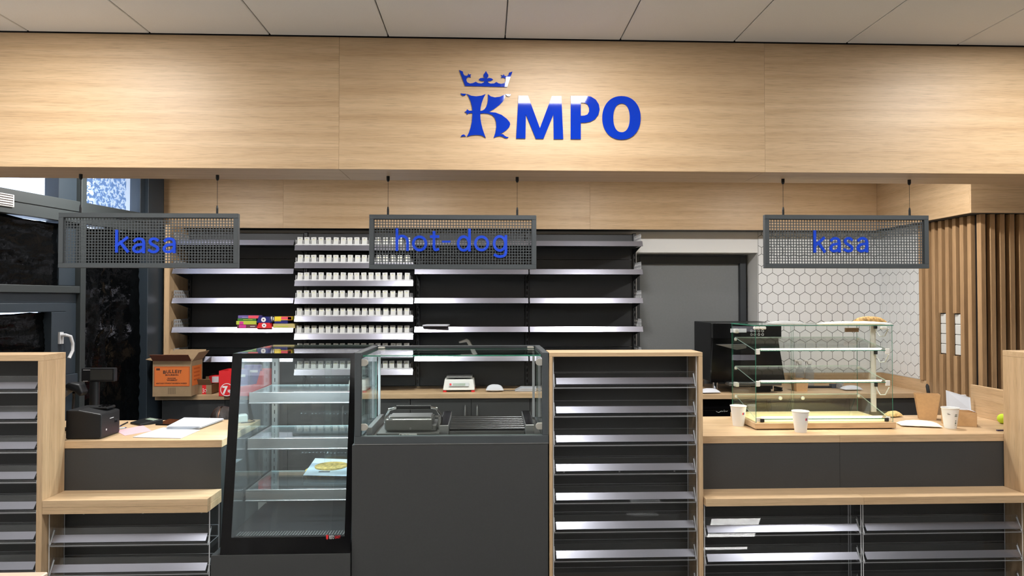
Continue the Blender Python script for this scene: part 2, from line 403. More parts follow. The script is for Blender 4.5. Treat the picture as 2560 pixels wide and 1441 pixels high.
# wooden beam over the counter
YB, YB2, ZB0 = 3.60, 3.93, 2.367
beam = sempty('trim_1', (0, YB, ZB0), label='long oak veneer beam hanging over the counter')
B('core', ANTH, beam, (-4.2, 6.0, YB + 0.02, YB2 - 0.005, ZB0 + 0.018, ZC + 0.02))
sx = [-4.2, -3.04, -0.772, 1.497, 3.765, 6.0]
for a, b in zip(sx[:-1], sx[1:]):
    B('face_panel', WX, beam, (a + 0.0004, b - 0.0004, YB, YB + 0.018, ZB0, ZC - 0.012), bev=0.0006)
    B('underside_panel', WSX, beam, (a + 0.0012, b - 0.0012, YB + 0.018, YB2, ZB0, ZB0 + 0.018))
B('back_panel', WX, beam, (-4.2, 6.0, YB2 - 0.005, YB2, ZB0 + 0.018, ZC))
B('shadow_gap', MATT, beam, (-4.2, 6.0, YB + 0.012, YB + 0.03, ZC - 0.012, ZC + 0.01))

# back wall with door opening
YW = 6.30; XD0, XD1, ZD = 1.40, 2.543, 2.123
wb = MB().box(-3.2, XD0, YW, YW + .32, 0, 3.0).box(XD0, XD1, YW, YW + .32, ZD, 3.0).box(XD1, 4.6, YW, YW + .32, 0, 3.0).box(XD0, XD1, YW + .31, YW + .35, 0, ZD).build('wall_back', WHITE); struct(wb)
def hex_tiles(parent, u0, u1, z0, z1, place, uoff, zoff, p=0.1028):
    """pointy-top hexagon tiles clipped to the rectangle; place(u, d, z) -> world"""
    R = p / math.sqrt(3); row = p * 0.866; g = 0.0021; full = {}
    def clip(poly, ax, lim, keep_less):
        out = []
        for i in range(len(poly)):
            a, b = poly[i], poly[(i + 1) % len(poly)]
            ina = (a[ax] <= lim) if keep_less else (a[ax] >= lim); inb = (b[ax] <= lim) if keep_less else (b[ax] >= lim)
            if ina: out.append(a)
            if ina != inb:
                t = (lim - a[ax]) / (b[ax] - a[ax]); out.append((a[0] + (b[0] - a[0]) * t, a[1] + (b[1] - a[1]) * t))
        return out
    j = -1
    while zoff - j * row > z0 - R:
        zc = zoff - j * row; off = p / 2 if j % 2 else 0
        k0 = int((u0 - uoff) / p) - 2
        for k in range(k0, k0 + int((u1 - u0) / p) + 5):
            uc = uoff + k * p + off
            rr = R - g / 0.866
            poly = [(uc + rr * math.sin(math.radians(60 * q)), zc + rr * math.cos(math.radians(60 * q))) for q in range(6)]
            for ax, lim, kl in ((0, u0, False), (0, u1, True), (1, z0, False), (1, z1, True)):
                poly = clip(poly, ax, lim, kl)
                if len(poly) < 3: break
            if len(poly) < 3: continue
            n = len(poly); d = 0.006
            vs = [place(q[0], d, q[1]) for q in poly] + [place(q[0], 0.001, q[1]) for q in poly]
            mb = MB(); mb.add(vs, [tuple(range(n))] + [(i, (i + 1) % n, n + (i + 1) % n, n + i) for i in range(n)])
            mb.build('hex_tile', TILEM, parent)
        j += 1
XT = 3.73
B('grout_bed', GROUT, wb, (XD1 + .004, XT, YW - 0.0035, YW + 0.001, 0.9, 2.6))
hex_tiles(wb, XD1 + .005, XT - .002, 1.0, 2.36, lambda u, d, z: (u, YW - d, z), 2.63, 2.32)
wr = MB().box(XT, XT + .3, 5.69, 6.62, 0, 3.0).build('wall_side', WHITE); struct(wr)
B('grout_bed', GROUT, wr, (XT - 0.0035, XT + 0.001, 5.69, YW, 0.9, 2.6))
hex_tiles(wr, 5.692, YW - .008, 1.0, 2.36, lambda u, d, z: (XT - d, u, z), YW - .03, 2.32)

# oak fascia over the back wall and over the side wall
YF, ZF0, ZF1 = 6.10, 2.316, ZA
tr2 = sempty('trim_2', (0, YF, ZF0), label='oak fascia running above the shelving and door')
XF = 3.573
sx = [-2.83, at(708, 520, YF)[0], at(1475, 520, YF)[0], XF]
for a, b in zip(sx[:-1], sx[1:]): B('face_panel', WX, tr2, (a + .0004, b - .0004, YF, YF + .018, ZF0, ZF1), bev=0.0006)
B('core', ANTH, tr2, (-2.83, XF + .1, YF + .018, YW - .001, ZF0 + .001, ZF1))
tr3 = sempty('trim_3', (XF, 4.89, ZF0), label='oak bulkhead above the slatted side wall')
B('side_panel', WY, tr3, (XF, XF + .018, 4.89 + .018, YF, ZF0 + .008, ZF1), bev=0.001)
B('front_panel', WX, tr3, (XF, 5.9, 4.89, 4.89 + .018, ZF0 + .008, ZF1), bev=0.001)
B('core', ANTH, tr3, (XF + .018, 5.9, 4.91, YF + .1, ZF0 + .01, ZF1))

# door
dr = sempty('door_1', (2.0, 6.58, 0), label='plain grey door in a dark frame beside the shelving')
fx0, fx1 = 1.42, at(1860, 700, 6.58)[0]; fz = at(1700, 641, 6.58)[1]
B('door_frame', mat('door_frame_dark', (50, 54, 58), 0.45), dr, (fx0, fx0 + .06, 6.52, 6.6, 0, fz), (fx1 - .06, fx1, 6.52, 6.6, 0, fz), (fx0 + .06, fx1 - .06, 6.52, 6.6, fz - .075, fz), bev=0.003)
B('leaf', DOORG, dr, (fx0 + .06, fx1 - .06, 6.56, 6.6, 0.005, fz - .075), bev=0.002)
mb = MB(); mb.tube([(fx0 + .14, 6.555, 1.02), (fx0 + .14, 6.5, 1.02), (fx0 + .26, 6.5, 1.02)], 0.009, 8); mb.build('door_handle', STEEL, dr, smooth=True)

# slatted oak cladding
ZS1 = ZF0 + .008
sl = thing('slat_cladding', 'vertical oak slats on the side wall next to the white hexagon tiles', 'wall cladding', (XT, 5.35, 0))
B('backing', BLACK, sl, (XT, XT + .02, 5.045, 5.685, 1.003, ZS1))
pit = (5.665 - 5.075) / 7
base = None
for k in range(8):
    yc = 5.66 - k * pit
    if k in (3, 5):
        B('slat', SLAT, sl, (XT - .045, XT, yc - .02, yc + .02, 1.575, ZS1), bev=.001); B('slat', SLAT, sl, (XT - .045, XT, yc - .02, yc + .02, 0, 1.24), bev=.001)
        t = thing('socket_strip', 'white vertical socket strip in the oak slats, %s the corner' % ('farther from' if k == 3 else 'nearer'), 'socket', (XT, yc, 1.25), group='socket strips in the slats')
        MB().box(XT - .014, XT, yc - .034, yc + .03, 1.243, 1.572).build('mounting_frame', BLACK, t)
        for q in range(4): MB().box(XT - .024, XT - .014, yc - .03, yc + .03, 1.247 + q * .081, 1.324 + q * .081).build('socket_plate', WPL, t, bev=.004)
    else: B('slat', SLAT, sl, (XT - .045, XT, yc - .02, yc + .02, 1.003 if k == 0 else 0, ZS1), bev=.001)
sf = thing('slat_cladding', 'shaded oak slats with black gaps facing the shop behind the end cabinet', 'wall cladding', (4.2, 5.0, 0))
B('backing', BLACK, sf, (XT - .02, 5.6, 5.0, 5.04, 0, ZS1))
x = at(2450, 700, 4.97)[0]
while x < 5.0:
    B('slat', SLAT, sf, (x, x + .036, 4.955, 5.0, 0, ZS1), bev=.001); x += .0745
struct(MB().box(XT + .3, 6.0, 5.06, 5.2, 0, 3.0).build('wall_cross', WHITE))

# ------------------------------------------------------------------ window wall on the left
AL = math.radians(11); WP = Vector((-2.74, 5.86, 0)); WROT = math.pi / 2 - AL
WD = Vector((math.sin(AL), math.cos(AL), 0))
def ws(px):          # local x along the window wall at photo column px (x grows away from the viewer)
    d = ray(px, 750); det = d.x * WD.y - d.y * WD.x
    return (WP.y * d.x - WP.x * d.y) / -det
win = sempty('window_1', WP, WROT, label='dark framed window wall covered with black plastic')
def WB(name, m, *bx, parent=None, bev=0.003):
    mb = MB()
    for q in bx: mb.box(*q)
    return mb.build(name, m, parent or win, bev=bev, local=True)
s0 = ws(-60) - 0.6; sm0, sm1 = ws(191), ws(204); sp0 = ws(366)
ztop = 2.95
WB('corner_post', DARKFRAME, (sp0, 0.02, -0.01, .16, 0, ztop))
WB('mullion', GREYFRAME, (sm0, sm1, -0.035, .12, 0, ztop))
WB('mullion_rebate', DARKFRAME, (ws(146), sm0, 0.005, .12, 2.38, ztop))
WB('mullion_rebate', DARKFRAME, (ws(150), sm0, 0.01, .12, 1.78, 2.23))
WB('upper_band', GREYFRAME, (s0, sm0, -0.03, .12, 2.305, 2.38), (sm1, sp0, -0.03, .12, 2.305, 2.38))
WB('upper_band_lower_half', GREYFRAME, (s0, sm0, -0.026, .12, 2.225, 2.3035), (sm1, sp0, -0.026, .12, 2.225, 2.3035))
WB('transom', GREYFRAME, (s0, sm0, -0.03, .12, 1.728, 1.778))
WB('head', DARKFRAME, (s0, sp0, 0.0, .12, 2.86, ztop))
WB('upper_sash_stile', DARKFRAME, (ws(354), sp0, 0.02, .1, 2.38, 2.86))
WB('pane', FROST, (s0, ws(150), .1, .106, 2.38, 2.86), bev=0)
WB('pane', FROST, (sm1, sp0, .1, .106, 2.38, 2.86), bev=0)
WB('pane', FROST, (s0, sm0, .1, .106, 1.778, 2.225), bev=0)
WB('pane', FROST, (sm1, sp0, .1, .106, 0.4, 2.225), bev=0)
sash = WB('sash_frame', DARKFRAME, (s0, sm0, .0, .1, 1.66, 1.728), (ws(156), sm0, .0, .1, 1.16, 1.66), (s0, ws(156), -.03, .08, 1.60, 1.66), (ws(120), ws(156), -.03, .08, 1.2, 1.60), (s0, sm0, -.02, .1, 1.09, 1.16), (s0, ws(156), -.03, .08, 1.16, 1.2))
WB('pane', FROST, (s0, ws(120), .05, .056, 1.2, 1.6), bev=0)
hx = ws(141); mb = MB(); mb.box(hx - .016, hx + .016, -.045, -.03, 1.38, 1.46)
mb.tube([(hx, -.045, 1.44), (hx, -.075, 1.44), (hx + .03, -.085, 1.43), (hx + .05, -.085, 1.38), (hx + .05, -.085, 1.33), (hx + .02, -.085, 1.28)], .011, 8)
mb.build('handle', GPL, sash, smooth=True, local=True)
WB('lower_panel', DARKFRAME, (s0, sm0, .02, .1, 0, 1.09))
WB('foil', FOIL, (ws(236), ws(338), .09, .092, 2.38, 2.86), bev=0)
lb = WB('type_plate', WPL, (ws(-25), ws(21), -.036, -.03, 2.265, 2.345)); 
for q in range(5): WB('print_line', INK, (ws(-20), ws(17), -.0372, -.036, 2.333 - q * .015, 2.339 - q * .015), parent=lb, bev=0)
# black plastic sheets taped over the panes (crumpled)
def sheet(label, cols, z0, z1, n=26, mz=26, amp=.012, topcut=None, edge=None, dy=0):
    a, b = cols; mb = MB(); rnd = random.Random(len(label))
    vs = []; fs = []
    for j in range(mz + 1):
        for i in range(n + 1):
            u, v = i / n, j / mz; zt = z1 if topcut is None else z1 - topcut(u)
            be = b if edge is None else b + edge(z0 + (zt - z0) * v)
            vs.append((a + (be - a) * u + rnd.uniform(-.004, .004) * (0 < i < n), .03 + dy + amp * math.sin(9 * u + 4 * v + rnd.uniform(-.8, .8)) * math.cos(7 * v - 3 * u) + rnd.uniform(-.0055, .0055), z0 + (zt - z0) * v + rnd.uniform(-.004, .004)))
    for j in range(mz):
        for i in range(n):
            k = j * (n + 1) + i; fs.append((k, k + 1, k + n + 2, k + n + 1))
    mb.add(vs, fs)
    o = mb.build('plastic_sheet', FILM, smooth=True); md = o.modifiers.new('thickness', 'SOLIDIFY'); md.thickness = 0.0012
    o.location = WP; o.rotation_euler = (0, 0, WROT)
    return tag(o, label, 'plastic sheet', 'black plastic sheets over the windows')
sheet('crumpled black plastic sheet covering the pane under the white type plate', (s0, ws(150)), 1.765, 2.235, topcut=lambda u: .008 + .018 * abs(math.sin(5 * u)))
sheet('black plastic sheet covering the small sash with the handle', (s0, ws(126)), 1.2, 1.605, topcut=lambda u: .02 * max(0, math.sin(3 * u)))
sheet('black plastic sheet between the mullion and the bright slit in the window', (sm1 + .003, ws(277)), .35, 2.235, 14, 60, topcut=lambda u: .008 + .02 * abs(math.sin(4 * u)), edge=lambda z: .05 if z > 1.42 else -.003 - .002 * math.sin(z * 9))
sheet('black plastic sheet between the bright slit and the corner post of the window', (ws(278), sp0 + .03), .35, 2.235, 14, 60, topcut=lambda u: .006 + .01 * abs(math.sin(4 * u)), dy=.03)
# wall left of the frame, outside reach of the picture
e0 = WP + WD * s0
def wallbox(a, b, t, z0, z1):
    n = Vector((-WD.y, WD.x, 0)) * t
    return MB().hexa([(a.x, a.y, z0), (b.x, b.y, z0), (b.x + n.x, b.y + n.y, z0), (a.x + n.x, a.y + n.y, z0), (a.x, a.y, z1), (b.x, b.y, z1), (b.x + n.x, b.y + n.y, z1), (a.x + n.x, a.y + n.y, z1)])
struct(wallbox(e0, WP, .2, ztop, 3.1).build('wall_left', WHITE))
struct(wallbox(e0 - WD * .3, e0, .2, 0, 3.1).build('wall_left_end', WHITE))
struct(MB().box(-4.2, -3.1, -7.1, e0.y - .1, 0, 3.1).build('wall_left_front', WHITE))
struct(MB().box(-3.3, -2.845, 5.86, 6.62, 0, 3.1).build('wall_left_back', WHITE))
# ================================================================== BACK SHELVING
YS, YP = 5.85, 6.22
ck = MB().box(-2.704, -2.66, 5.845, YW - .002, .9005, ZF0 - .002).build('shelving_cheek', WZ, bev=.001)
tag(ck, 'oak cheek board standing at the window end of the shelving', 'panel')
LV = [2.168, 1.924, 1.675, 1.428, 1.180]
def rail(mb, x0, x1, zc, h=.045, y=YS, m=0):
    mb.prism([(y, zc - h / 2), (y + .012, zc - h / 2), (y + .034, zc + h / 2), (y + .022, zc + h / 2)], 'x', x0, x1, m)
    return mb
def end_stop(parent, x, z):       # low perforated plate running front to back
    mb = MB(); y0, y1 = YS + .02, YS + .30; z0 = z + .012; h = .075
    for zz in (0, .032, .063): mb.box(x - .0012, x + .0012, y0, y1, z0 + zz, z0 + zz + .013)
    for k in range(9):
        yy = y0 + k * (y1 - y0 - .014) / 8; mb.box(x - .0013, x + .0013, yy, yy + .014, z0, z0 + h)
    mb.box(x - .012, x + .012, y0, y1, z0 - .004, z0)
    return mb.build('end_stop', GPL, parent)
def upright(parent, x):
    o = MB().box(x - .014, x + .014, YP - .02, YP + .03, .903, 2.29).build('upright', SHELFM, parent)
    s = MB()
    for k in range(27): s.box(x - .0035, x + .0035, YP - .0212, YP - .0198, .93 + k * .05, .958 + k * .05)
    s.build('slot', BLACKG, o)
def bay(x0, x1, label, levels, stops='', last=False):
    b = thing('wall_shelving_bay', label, 'shelf', ((x0 + x1) / 2, YP, 0), group='wall shelving bays')
    zs = [.904, 1.25, 1.65, 2.05, 2.285]
    for a, c in zip(zs[:-1], zs[1:]): B('back_panel', SHELFM, b, (x0 + .012, x1 - .012, YP - .002, YP + .02, a + .0015, c - .0015), bev=.001)
    upright(b, x0 - .004)
    if last: upright(b, x1 + .004)
    for z in levels:
        s = B('shelf', SHELFM, b, (x0 + .004, x1 - .004, YS + .022, YP - .004, z - .016, z + .012), bev=.002)
        rail(MB(), x0, x1, z).build('price_rail', ALU, s)
        for xx in (x0 + .006, x1 - .006): MB().prism([(YS + .03, z - .018), (YP - .022, z - .018), (YP - .022, z - .07)], 'x', xx - .002, xx + .002).build('bracket', SHELFM, s)
        if 'l' in stops: end_stop(s, x0 + .012, z)
        if 'r' in stops: end_stop(s, x1 - .012, z)
    return b
bay(-2.644, -1.634, 'shelving bay at the window end with a pile of sweet boxes', LV, 'l')
bay(-.610, .363, 'empty shelving bay behind the hot-dog sign with a stack of paper', LV)
bay(.377, 1.356, 'empty shelving bay nearest the grey door', LV, 'r', True)
# tobacco bay: pusher tiers with white cards
x0, x1 = -1.617, -.626
tb = thing('wall_shelving_bay', 'shelving bay of narrow pusher tiers filled with white cards', 'shelf', ((x0 + x1) / 2, YP, 0), group='wall shelving bays')
zs = [.904, 1.25, 1.65, 2.05, 2.285]
for a, c in zip(zs[:-1], zs[1:]): B('back_panel', SHELFM, tb, (x0 + .012, x1 - .012, YP - .002, YP + .02, a + .0015, c - .0015), bev=.001)
upright(tb, x0 - .004)
div = None; card = None; PC = .0607
for k in range(8):
    z = 2.124 - .1512 * k
    s = B('shelf', SHELFM, tb, (x0 + .004, x1 - .004, YS + .03, YP - .004, z - .012, z + .006), bev=.002)
    rail(MB(), x0 - .006, x1 + .004, z, .046, YS - .004).build('price_rail', ALU, s)
    B('pusher_front', ACRE, s, (x0, x1, YS + .024, YS + .027, z + .006, z + .034))
    for i in range(17):
        xx = x0 + .028 + (i - .5) * PC
        if div is None:
            div = MB().box(-.0008, .0008, 0, .22, 0, .058).box(-.008, .008, -.002, .001, -.006, .016).build('divider', ACRE, s, local=True); o = div
        else: o = inst(div, 'divider', parent=s)
        o.location = Vector((xx, YS + .026, z + .012)) - ORG[tb.name]
    for i in range(16):
        xx = x0 + .028 + i * PC + random.uniform(-.002, .002)
        if card is None:
            card = MB().box(-.0215, .0215, 0, .018, 0, .082).build('card_pack', mat('card_face', (212, 213, 211), .6), bev=.0015)
            c1 = MB().box(-.008, .008, -.0004, .001, .068, .072).build('code_print', mat('grey_print', (120, 122, 116), .6), card)
            c2 = MB().box(-.012, .012, -.0004, .001, .058, .0605).build('price_print', mat('yellow_print', (214, 212, 110), .6), card)
            o = card
        else:
            o = card.copy(); C.objects.link(o)
            for ch in (c1, c2):
                d = ch.copy(); C.objects.link(d); d.parent = o
        o.location = (xx, YS + .034, z + .012); o.rotation_euler = (-math.radians(random.uniform(2, 9)), math.radians(random.uniform(-3.5, 3.5)), 0)
        tag(o, 'white card pack in the %s pusher tier from the top, %s from the window end' % (ORD[k], ORD[i]), 'card pack', 'white card packs in the pusher tiers')
# papers on the shelf
def sheet_stack(name, label, cat, corners, z, n, th, m, jitter=.004, group=None, mats=None):
    t = thing(name, label, cat, (sum(c[0] for c in corners) / 4, sum(c[1] for c in corners) / 4, z), group=group)
    for i in range(n):
        dx, dy = random.uniform(-jitter, jitter), random.uniform(-jitter, jitter)
        zz = z + i * th
        p = [(c[0] + dx, c[1] + dy, zz) for c in corners]; q = [(c[0] + dx, c[1] + dy, zz + th * .9) for c in corners]
        MB().hexa(p + q).build('sheet', (mats[i % len(mats)] if mats else m), t)
    return t
zt = LV[3] + .012
xa = at(1056, 820, 5.83)[0]; xb = at(1118, 820, 5.83)[0]
sheet_stack('paper_stack', 'small stack of white paper sheets lying on the bay behind the hot-dog sign', 'paper', [(xa, 5.845, zt), (xb, 5.83, zt), (xb + .01, 6.08, zt), (xa + .02, 6.1, zt)], zt + .012, 5, .003, PAPER, .008, mats=[INK, PAPER, PAPER, PAPER, PAPER])
# sweet boxes: pile on the first bay, fourth shelf
def cbox(label, x0, x1, z0, z1, y0, y1, m, extras=(), rz=0, name='sweet_box'):
    cx, cyy = (x0 + x1) / 2, y0
    t = thing(name, label, 'sweet box', (cx, y0, z0), rz, 'sweet boxes piled on the shelf')
    w2 = (x1 - x0) / 2
    MB().box(-w2, w2, 0, y1 - y0, 0, z1 - z0).build('carton_body', m, t, bev=.0015, local=True)
    for (a, b, c, d, mm) in extras:
        MB().box(-w2 + a * 2 * w2, -w2 + b * 2 * w2, -.0008, .001, c * (z1 - z0), d * (z1 - z0)).build('printed_patch', mm, t, local=True)
    return t
def X5(px): return at(px, 810, 5.86)[0]
def Z5(py): return at(660, py, 5.86)[1]
zb = zt + .0005; ZL = [zb, zb + .031, zb + .061, zb + .083, zb + .108]
cbox('dark brown sweet box with pink tab at the bottom of the pile', X5(592), X5(642), ZL[0], ZL[1], 5.865, 6.0, BROWNC, [(.1, .45, .1, .95, PINKC), (.66, .9, .45, .6, WHT)])
cbox('lime green sweet box with pink tab, second in the pile', X5(590), X5(641), ZL[1] + .0005, ZL[2], 5.863, 6.0, LIME, [(.16, .36, .05, .9, PINKC)])
cbox('dark green sweet box, third in the pile', X5(593), X5(640), ZL[2] + .0005, ZL[3], 5.866, 6.0, GREEN, [(.3, .8, .4, .6, LIME)])
cbox('purple and coral sweet box on top of the pile', X5(594), X5(646), ZL[3] + .0005, ZL[4], 5.867, 6.0, PURPLE, [(.5, 1, 0, 1, CORAL), (.2, .48, .35, .42, WHT)])
def trap(label, x0, x1, z0, z1, m, face, y0=5.852):
    t = thing('sweet_box', label, 'sweet box', ((x0 + x1) / 2, y0, z0), 0, 'sweet boxes piled on the shelf'); w2 = (x1 - x0) / 2; h = z1 - z0
    MB().prism([(-w2, 0), (w2, 0), (w2 * .72, h), (-w2 * .72, h)], 'y', 0, .15).build('carton_body', m, t, local=True, bev=.001)
    c = MB(); c.lathe([(h * .4, -.001), (h * .4, .0005)], n=20); o = c.build('round_emblem', WHT, t, local=True); o.rotation_euler = (math.pi / 2, 0, 0); o.location = (0, -.0004, h * .52)
    d = MB(); d.lathe([(h * .13, -.0006), (h * .13, .0012)], n=10); d.build('emblem_mark', BROWNC, o, local=True)
    return t
trap('red sloped sweet box with round white emblem at the bottom of the pile', X5(642), X5(680), ZL[0], ZL[0] + .046, RED, 0)
trap('navy sloped sweet box with round white emblem standing on the red one', X5(642), X5(677), ZL[0] + .047, ZL[0] + .047 + .05, NAVY, 0)
cbox('black and white patterned sweet box behind the navy one', X5(672), X5(687), ZL[0] + .05, ZL[0] + .103, 5.9, 6.02, MATT, [(.1, .3, .1, .9, WHT), (.45, .6, .3, .8, WHT), (.7, .9, .1, .6, WHT)])
cbox('flat gold sweet box next to the pusher tiers', X5(682), X5(736), ZL[0], ZL[0] + .038, 5.868, 5.99, GOLDC, [(.05, .7, .3, .5, LIME)])
cbox('blue and yellow snack packet lying on the gold box', X5(685), X5(718), ZL[0] + .039, ZL[0] + .066, 5.87, 5.98, NAVY, [(.0, .5, .75, 1, YELL)])
cbox('yellow and red snack packet on top of the blue one', X5(685), X5(727), ZL[0] + .067, ZL[0] + .098, 5.872, 5.97, YELL, [(.4, 1, .2, 1, CORAL), (.8, 1, .1, .9, RED)])
# white scanner stand on the fifth shelf
zs5 = LV[4] + .012
xs_, _ = at(1168, 880, 5.95)
t = thing('scanner_stand', 'white bent scanner stand standing on the shelf above the scale', 'scanner stand', (xs_, 5.98, zs5))
MB().box(-.06, .07, -.06, .06, 0, .012).build('base', WPL, t, bev=.004, local=True)
MB().prism([(.05, .012), (.09, .012), (.02, .135), (-.005, .15), (-.075, .125), (-.07, .112), (-.005, .122)], 'y', -.028, .028).build('bent_arm', WPL, t, bev=.004, local=True)

# ------------------------------------------------------------------ back worktops and base cabinets
ZW = .90
YBW = 5.72
bw = MB().box(-2.712, 1.362, YBW, 6.216, ZW - .042, ZW).build('back_worktop', WX, bev=.002)
tag(bw, 'long oak worktop under the wall shelving', 'worktop')
xc = [at(398, 1010, YBW)[0] + .01, -1.64, -.63, .37, 1.355]
names = ['dark base cabinet under the cardboard boxes at the window end', 'dark base cabinet seen through the glass cake cabinet', 'dark base cabinet with two bow handles under the scale', 'dark base cabinet behind the oak snack rack']
for i in range(4):
    a, b = xc[i] + .001, xc[i + 1] - .001
    t = thing('base_cabinet', names[i], 'cabinet', ((a + b) / 2, 5.98, 0), group='base cabinets along the back wall')
    B('body', ANTH, t, (a, b, YBW + .04, 6.21, .1, ZW - .043)); B('plinth', BLACK, t, (a, b, YBW + .08, 6.2, 0, .1))
    mid = (a + b) / 2 if i != 2 else at(1178, 1020, YBW)[0]
    for q, (c, d) in enumerate(((a, mid), (mid, b))):
        dd = B('door', ANTH, t, (c + .002, d - .002, YBW + .02, YBW + .0395, .105, ZW - .05), bev=.001)
        hx = d - .05 if q == 0 else c + .05
        mb = MB(); z0, z1 = .62, .80
        mb.tube([(hx, YBW + .02, z1), (hx, YBW, z1 - .01), (hx, YBW - .012, (z0 + z1) / 2), (hx, YBW, z0 + .01), (hx, YBW + .02, z0)], [.003, .006, .009, .006, .003], 8)
        mb.build('bow_handle', STEEL, dd, smooth=True)
# coffee worktop on the right
YC_ = 5.60
cw = thing('coffee_worktop', 'oak worktop with upstand carrying the coffee machine', 'worktop', (2.7, 5.95, ZW))
B('top', WX, cw, (1.74, XT - .004, YC_, YW - .012, ZW - .042, ZW), bev=.002)
B('upstand', WX, cw, (XD1 + .03, XT - .03, YW - .03, YW - .012, ZW, 1.0), bev=.001)
B('side_upstand', WY, cw, (XT - .03, XT - .012, YC_ - .02, YW - .012, ZW, 1.0), bev=.001)
t = thing('undercounter_appliance', 'black undercounter appliance with silver script below the coffee machine', 'appliance', (2.05, 5.9, 0))
B('body', BLACK, t, (1.76, 2.36, YC_ + .05, 6.25, .0, ZW - .046), bev=.004)
for q in range(4): B('front_rib', BLACKG, t, (1.78, 2.34, YC_ + .03, YC_ + .05, .50 + q * .09, .58 + q * .09), bev=.003)
sc_ = [(1793, 1030.5), (1796, 1032), (1799.5, 1033.6), (1802, 1032), (1805, 1031), (1806, 1029), (1808, 1031.8), (1810, 1029.4), (1812, 1031.6), (1813.5, 1026.5), (1814.5, 1032), (1817, 1029.5), (1819, 1031), (1822, 1029.5)]
MB().tube([(at(a_, b_, YC_)[0], YC_ + .029, at(a_, b_, YC_)[1]) for a_, b_ in sc_], .0022, 6).build('script_mark', STEEL, t)
t = thing('base_cabinet', 'dark base cabinet under the coffee worktop beside the slats', 'cabinet', (3.0, 5.9, 0))
B('body', ANTH, t, (2.37, XT - .02, YC_ + .04, 6.25, .1, ZW - .043)); B('plinth', BLACK, t, (2.37, XT - .02, YC_ + .08, 6.25, 0, .1))
for a, b in ((2.375, 3.04), (3.045, XT - .022)): B('door', ANTH, t, (a, b, YC_ + .02, YC_ + .0395, .105, ZW - .05), bev=.001)
# ================================================================== FRONT COUNTERS AND SNACK RACKS
YCF, YCB, YL = 3.88, 4.53, 3.69     # counter front / back, ledge front
PIT = .158
def tray(root, x0, x1, z, yf, yb, joints=True):
    """clear acrylic tray with a tilted price strip; z = lower edge of the strip"""
    t = MB().pane(x0, x1, yf + .012, yb, z - .024, z - .02).pane(x0, x1, yb - .004, yb, z - .02, z + .04).slab((x0, yf + .0, z - .024), (x1, yf + .0, z - .024), (x1, yf + .046, z + .062), (x0, yf + .046, z + .062), (0, 1, -.5), .004)
    t = t.build('tray', [ACR, ACRE], root)
    c = MB().prism([(yf, z + .0), (yf + .004, z - .003), (yf + .032, z + .028), (yf + .028, z + .032)], 'x', x0 + .012, x1 - .012)
    c.build('price_strip', ALU2, t)
    k = MB()
    for xx in (x0 + .003, x1 - .003): k.prism([(yf + .008, z - .016), (yf + .014, z - .016), (yf + .05, z + .05), (yf + .044, z + .052)], 'x', xx - .002, xx + .002)
    k.build('strip_clip', ACRE, t)
    return t
def rack(label, x0, x1, ztop, zs, yf=YL + .035, yb=YCF - .012, sides=True):
    r = thing('acrylic_snack_rack', label, 'display rack', ((x0 + x1) / 2, (yf + yb) / 2, 0), group='clear acrylic snack racks')
    for xx in (x0, x1 - .005):
        MB().pane(xx, xx + .005, yf + .012, yb, .03, ztop).build('side_panel', [ACR, ACRE], r)
    B('foot', ACRE, r, (x0, x1, yb - .02, yb, 0, .03))
    for z in zs: tray(r, x0 + .006, x1 - .006, z, yf, yb)
    return r
def screws(parent, x0, x1, zz, n=3, y=YCF + .0):
    for z in zz:
        for i in range(n):
            xx = x0 + (x1 - x0) * (.1 + .8 * i / (n - 1));
            o = MB().box(xx - .0045, xx + .0045, y - .002, y, z - .0045, z + .0045).build('screw', STEEL, parent)

# left till counter
lc = thing('till_counter', 'oak topped till counter with dark front on the window side', 'counter', (-2.3, 4.2, 0))
B('worktop', WX, lc, (-2.98, -1.47, YCF, YCB, ZW - .042, ZW), bev=.002)
B('front_panel', ANTH, lc, (-2.98, -1.475, YCF + .004, YCF + .022, 0, ZW - .042))
B('end_panel', ANTH, lc, (-1.495, -1.475, YCF + .022, YCB - .02, 0, ZW - .042))
B('back_panel', ANTH, lc, (-2.98, -1.495, YCB - .06, YCB - .04, 0, ZW - .042))
ld = thing('ledge', 'two stacked oak ledge boards below the till counter on the window side', 'ledge', (-1.9, 3.78, .55))
ZLL = .627
B('upper_board', WX, ld, (-2.324, -1.472, YL, YCF + .003, ZLL - .036, ZLL), bev=.001)
B('lower_board', WX, ld, (-2.324, -1.472, YL, YCF + .003, ZLL - .072, ZLL - .0368), bev=.001)
ZR = [.395 - PIT * k for k in range(3)]
r = rack('clear acrylic snack rack under the double oak ledge', -2.318, -1.476, ZLL - .073, ZR); screws(r, -2.3, -1.5, (.50, .19), y=YCF + .002)
